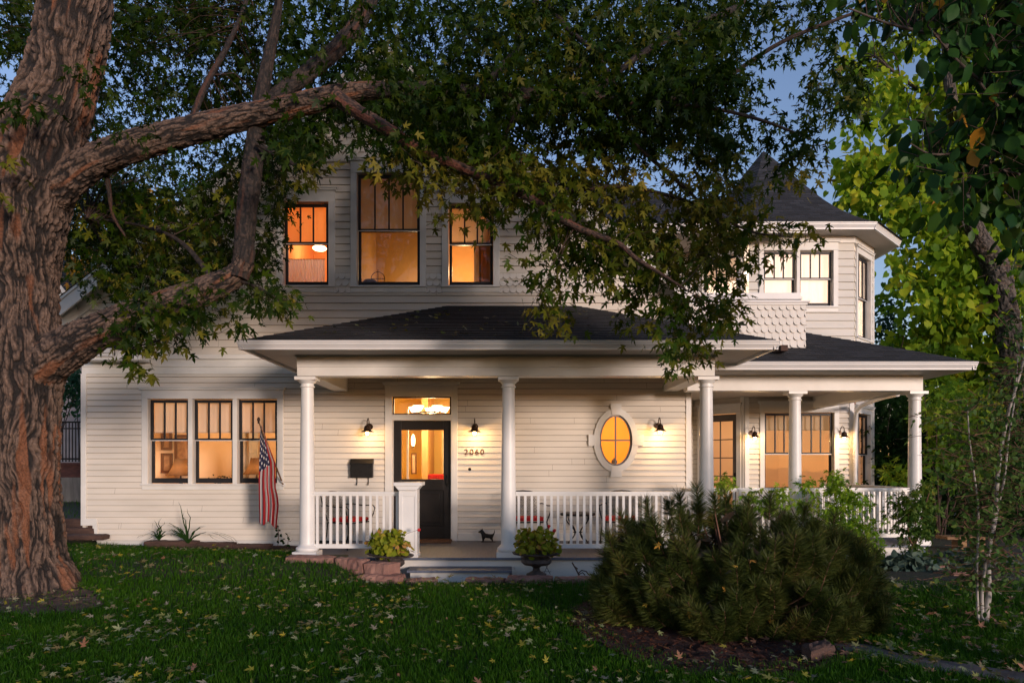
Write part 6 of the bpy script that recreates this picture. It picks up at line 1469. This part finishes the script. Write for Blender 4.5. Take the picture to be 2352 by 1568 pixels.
for u, v, Y in ((1425, 1180, 6.6), (1482, 1150, 6.7), (1500, 1195, 6.3), (1560, 1135, 6.9), (1600, 1118, 6.7), (1665, 1125, 6.9), (1720, 1150, 6.8), (1770, 1140, 6.9), (1850, 1160, 6.9), (1395, 1225, 6.6), (1990, 1240, 7.1), (2015, 1265, 7.2), (1920, 1180, 7), (1640, 1140, 6.4), (1535, 1150, 7.1)):
    tips.append(P(u, v, Y)); dirs.append(np.array([(u - 1700) / 900, 0, 1.]))
tips = np.array(tips); dirs = unit(np.array(dirs))
NPS = 300; n = len(tips); L = prg.uniform(.12, .26, n); T_ = np.repeat(tips, NPS, 0); D_ = np.repeat(dirs, NPS, 0); LL = np.repeat(L, NPS)
s = prg.uniform(0, 1, n * NPS) ** .8; a = prg.uniform(0, 2 * np.pi, n * NPS); ref = np.array([.3, .5, .1]); A1 = unit(np.cross(D_, ref)); B1 = np.cross(D_, A1)
rad_ = A1 * np.cos(a)[:, None] + B1 * np.sin(a)[:, None]; bas = T_ - D_ * (s * LL)[:, None]; spread_ = (.55 + .55 * s)[:, None]
nd = unit(D_ * (.80 - .45 * s[:, None]) + rad_ * spread_ * 1.35 + prg.normal(0, .08, (n * NPS, 3)) + (0, 0, .05)); nl_ = prg.uniform(.085, .135, n * NPS)[:, None]; wv = unit(np.cross(nd, prg.normal(0, 1, (n * NPS, 3)))) * .0019
bend = (D_ * .012)
V = np.stack([bas - wv, bas + wv, bas + nd * nl_ * .6 + bend * .4 + wv * .9, bas + nd * nl_ * .6 + bend * .4 - wv * .9, bas + nd * nl_ + bend], 1).reshape(-1, 3); b5 = np.arange(n * NPS) * 5
Fc = np.concatenate([np.stack([b5, b5 + 1, b5 + 2], 1), np.stack([b5, b5 + 2, b5 + 3], 1), np.stack([b5 + 3, b5 + 2, b5 + 4], 1)])
pm = leafmat('pine_needle', [(0, (.024, .042, .008)), (.5, (.052, .070, .015)), (.82, (.10, .11, .026)), (1, (.20, .11, .035))], .12, .45, 3.5, .6)
np_mesh('needles', V, Fc, pm, pine)
root = np.array([pcx, 6.9, .05]); A_, B_ = tips - dirs * L[:, None], tips
mid_ = root + (A_ - root) * .6 + (0, 0, -.05)
sel = prg.uniform(0, 1, n) < .4
V, Fc = tube_np(np.concatenate([A_, mid_[sel]]), np.concatenate([B_ + dirs * .015, A_[sel]]), np.concatenate([np.full(n, .0065), np.full(sel.sum(), .011)]), np.concatenate([np.full(n, .003), np.full(sel.sum(), .0065)]), 4)
np_mesh('shoots', V, Fc, M['brown_stem'], pine)['kind'] = 'stuff'
m = MB()
for k in range(16):
    q = A_[prg.integers(n)]; p = smooth_path([(*root + prg.uniform(-.12, .12, 3) * (1, 1, 0), .035), (*(root * .5 + q * .5 + (0, 0, -.12)), .022), (*q, .010)], 10); m.tube([tuple(w[:3]) for w in p], [w[3] for w in p], 7)
m.build('stem', M['darkbark'], pine, smooth=True)
# shaded inner mass of old twigs and dead needles
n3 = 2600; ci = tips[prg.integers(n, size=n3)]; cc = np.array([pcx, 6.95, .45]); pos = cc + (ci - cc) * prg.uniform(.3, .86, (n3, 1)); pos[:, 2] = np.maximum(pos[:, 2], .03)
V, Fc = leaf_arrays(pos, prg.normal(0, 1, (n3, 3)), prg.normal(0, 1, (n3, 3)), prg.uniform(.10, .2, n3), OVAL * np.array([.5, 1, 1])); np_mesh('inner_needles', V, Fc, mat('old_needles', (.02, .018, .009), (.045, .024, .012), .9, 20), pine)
# ---- birch clump
bi = empty('young_birch', (PX(2258, 6.95), 6.95, 0), 'young birch clump with three thin white stems on the right lawn', 'tree')
bl_ = leafmat('birch_leaf', [(0, (.04, .09, .02)), (.7, (.08, .16, .035)), (1, (.2, .24, .05))], .4, .5, 2, .4); SB = []
for q in ([(2262, 1446, 14), (2266, 1400, 13), (2271, 1361, 12), (2270, 1290, 11), (2276, 1230, 10), (2286, 1170, 9), (2290, 1110, 9), (2299, 1035, 8), (2318, 940, 7), (2345, 850, 6), (2375, 740, 5), (2400, 600, 3)],
          [(2248, 1440, 7), (2245, 1380, 6), (2244, 1307, 5), (2247, 1220, 5), (2246, 1154, 4), (2236, 1080, 4), (2226, 1000, 3), (2222, 930, 2)],
          [(2258, 1440, 9), (2255, 1380, 8), (2258, 1330, 7), (2268, 1270, 7), (2284, 1210, 6), (2296, 1150, 5), (2308, 1090, 5), (2316, 1010, 4), (2330, 920, 3), (2338, 820, 2)]):
    p = PP([(a_, b_, c_, 6.95) for a_, b_, c_ in q]); s = smooth_path(p, 60); m = MB(); m.tube([tuple(w[:3]) for w in s], [w[3] for w in s], 10); m.build('stem', M['birch'], bi, smooth=True); SB.append(s)
SBa = np.concatenate(SB); pick = SBa[rng.integers(len(SBa), size=620)][:, :3]; pick = pick[pick[:, 2] > .35]; cs = pick + rng.normal(0, 1, (len(pick), 3)) * (.17, .14, .10)
_, twb = leaves('foliage', cs, 4, .07, .058, OVAL, bl_, bi, droop=.6, up=.2)
V, Fc = branchlets(cs, twb, SBa, .8, .003); np_mesh('branchlets', V, Fc, M['brown_stem'], bi)['kind'] = 'stuff'
# fallen leaves lying on the porch roof
n = 120; uu = rng.uniform(-2.6, 2.2, n); tt = rng.uniform(.05, .8, n); yy = 9.15 + 2.8 * tt; ok = (uu > -3.4 + 2.5 * tt) & (uu < 3.5 - 2.3 * tt); uu, yy, tt = uu[ok], yy[ok], tt[ok]; n = len(uu)
V, Fc = leaf_arrays(np.stack([uu, yy, 3.24 + 1.09 * tt + .012], 1), rng.normal(0, 1, (n, 3)) * (1, 1, .3), np.array([0, -.36, 1.]) + rng.normal(0, .3, (n, 3)), rng.uniform(.05, .09, n), MAPLE)
o = np_mesh('roof_leaves', V, Fc, fl); tag(o, None, None, kind='stuff')
# leaves caught in the pine
n = 26; k = rng.integers(len(tips), size=n); V, Fc = leaf_arrays(tips[k] + (0, -.03, .01), rng.normal(0, 1, (n, 3)), rng.normal(0, .5, (n, 3)) + (0, -.4, 1), rng.uniform(.05, .08, n), MAPLE); o = np_mesh('caught_leaves', V, Fc, leafmat('caught_leaf', [(0, (.45, .30, .04)), (1, (.5, .22, .05))], .2, .6, 3, .2)); tag(o, None, None, kind='stuff')

# ---- things seen or added behind the glass of the door and the oval window
Yf = YW + 1.85
t = empty('hall_picture', P(951, 1062, Yf), 'narrow dark framed picture seen through the left of the door glass', 'picture')
a_, b_, c_, d_ = PX(945, Yf), PX(957, Yf), PZ(1088, Yf), PZ(1040, Yf); m = MB(); m.box(a_, a_ + .02, Yf - .03, Yf, c_, d_); m.box(b_ - .02, b_, Yf - .03, Yf, c_, d_); m.box(a_ + .02, b_ - .02, Yf - .03, Yf, c_, c_ + .02); m.box(a_ + .02, b_ - .02, Yf - .03, Yf, d_ - .02, d_); m.build('picture_frame', M['wood_in'], t)
m = MB(); m.box(a_ + .02, b_ - .02, Yf - .012, Yf, c_ + .02, d_ - .02); m.build('print', M['cream'], t)
t = empty('hall_lamp', P(949, 1010, Yf), 'glowing candle lamp seen at the top left of the door glass', 'lamp')
x, y, z = P(949, 1012, Yf - .05); m = MB(); m.lathe((x, y, z), [(.02, -.10), (.035, -.06), (.04, .02), (.03, .09), (.008, .13)], 16); m.build('lamp_shade', M['lampglow'], t, smooth=True)
m = MB(); m.lathe((x, y, z - .14), [(.03, 0), (.02, .02), (.012, .04)], 12); m.build('lamp_base', M['bronze'], t)
t = empty('reflection_chair', (PX(1004, YW + 1.3), YW + 1.3, FZ), 'made-up red upholstered chair imitating the flag reflection in the lower right of the door glass', 'chair')  # added chair, its red stands in for the flag reflected in the glass
x, y = PX(1004, YW + 1.3), YW + 1.3
m = MB(); m.box(x - .2, x + .24, y - .2, y + .2, FZ + .42, FZ + .52); m.build('seat', M['redcloth'], t, bevel=.02)
m = MB(); m.box(x - .2, x + .24, y + .17, y + .26, FZ + .52, FZ + 1.12); m.build('backrest', M['redcloth'], t, bevel=.03)
for sx in (-.17, .20):
    for sy in (-.17, .2): m = MB(); m.box(x + sx - .02, x + sx + .02, y + sy - .02, y + sy + .02, FZ, FZ + .42); m.build('leg', M['wood_in'], t)
t = empty('glass_float', P(1411, 1062, YW + .12), 'small blue round vase at the bottom of the oval window', 'vase')
x, y, z = P(1411, 1060, YW + .12); m = MB(); m.lathe((x, y, z - .05), [(.02, 0), (.045, .02), (.055, .05), (.04, .085), (.015, .10), (.02, .115)], 20); m.build('body', mat('blue_grey_glaze', (.06, .08, .12), (.10, .12, .16), .25, 8), t, smooth=True)
m = MB(); m.box(x - .08, x + .08, y - .06, y + .08, z - .065, z - .05); m.build('stand', M['wood_in'], t)

t = empty('reflection_sheet', P(706, 652, YW + .2), 'pale sheet imitating a sky reflection in the lower sash of the orange upper window', 'reflection')  # added sheet in place of a pale reflection on the lower pane
m = MB(); x0, x1, z0_, z1_ = PX(662, YW + .2), PX(746, YW + .2), PZ(652, YW + .2), PZ(596, YW + .2); n = 40
for k in range(n):
    a, b = x0 + (x1 - x0) * k / n, x0 + (x1 - x0) * (k + 1) / n; ya, yb = YW + .2 + .012 * math.sin(k * 1.9), YW + .2 + .012 * math.sin((k + 1) * 1.9); m.face([(a, ya, z0_), (b, yb, z0_), (b, yb, z1_), (a, ya, z1_)])
m.build('cloth', shademat('pale_reflection_cloth', (.86, .86, .90), .45), t, smooth=True)  # bluish white of the reflection put into the cloth colour
m = MB(); m.tube([(x0, YW + .2, z1_ + .004), (x1, YW + .2, z1_ + .004)], .006, 8); m.build('rod', M['bronze'], t)  # rod made up along with the reflection sheet
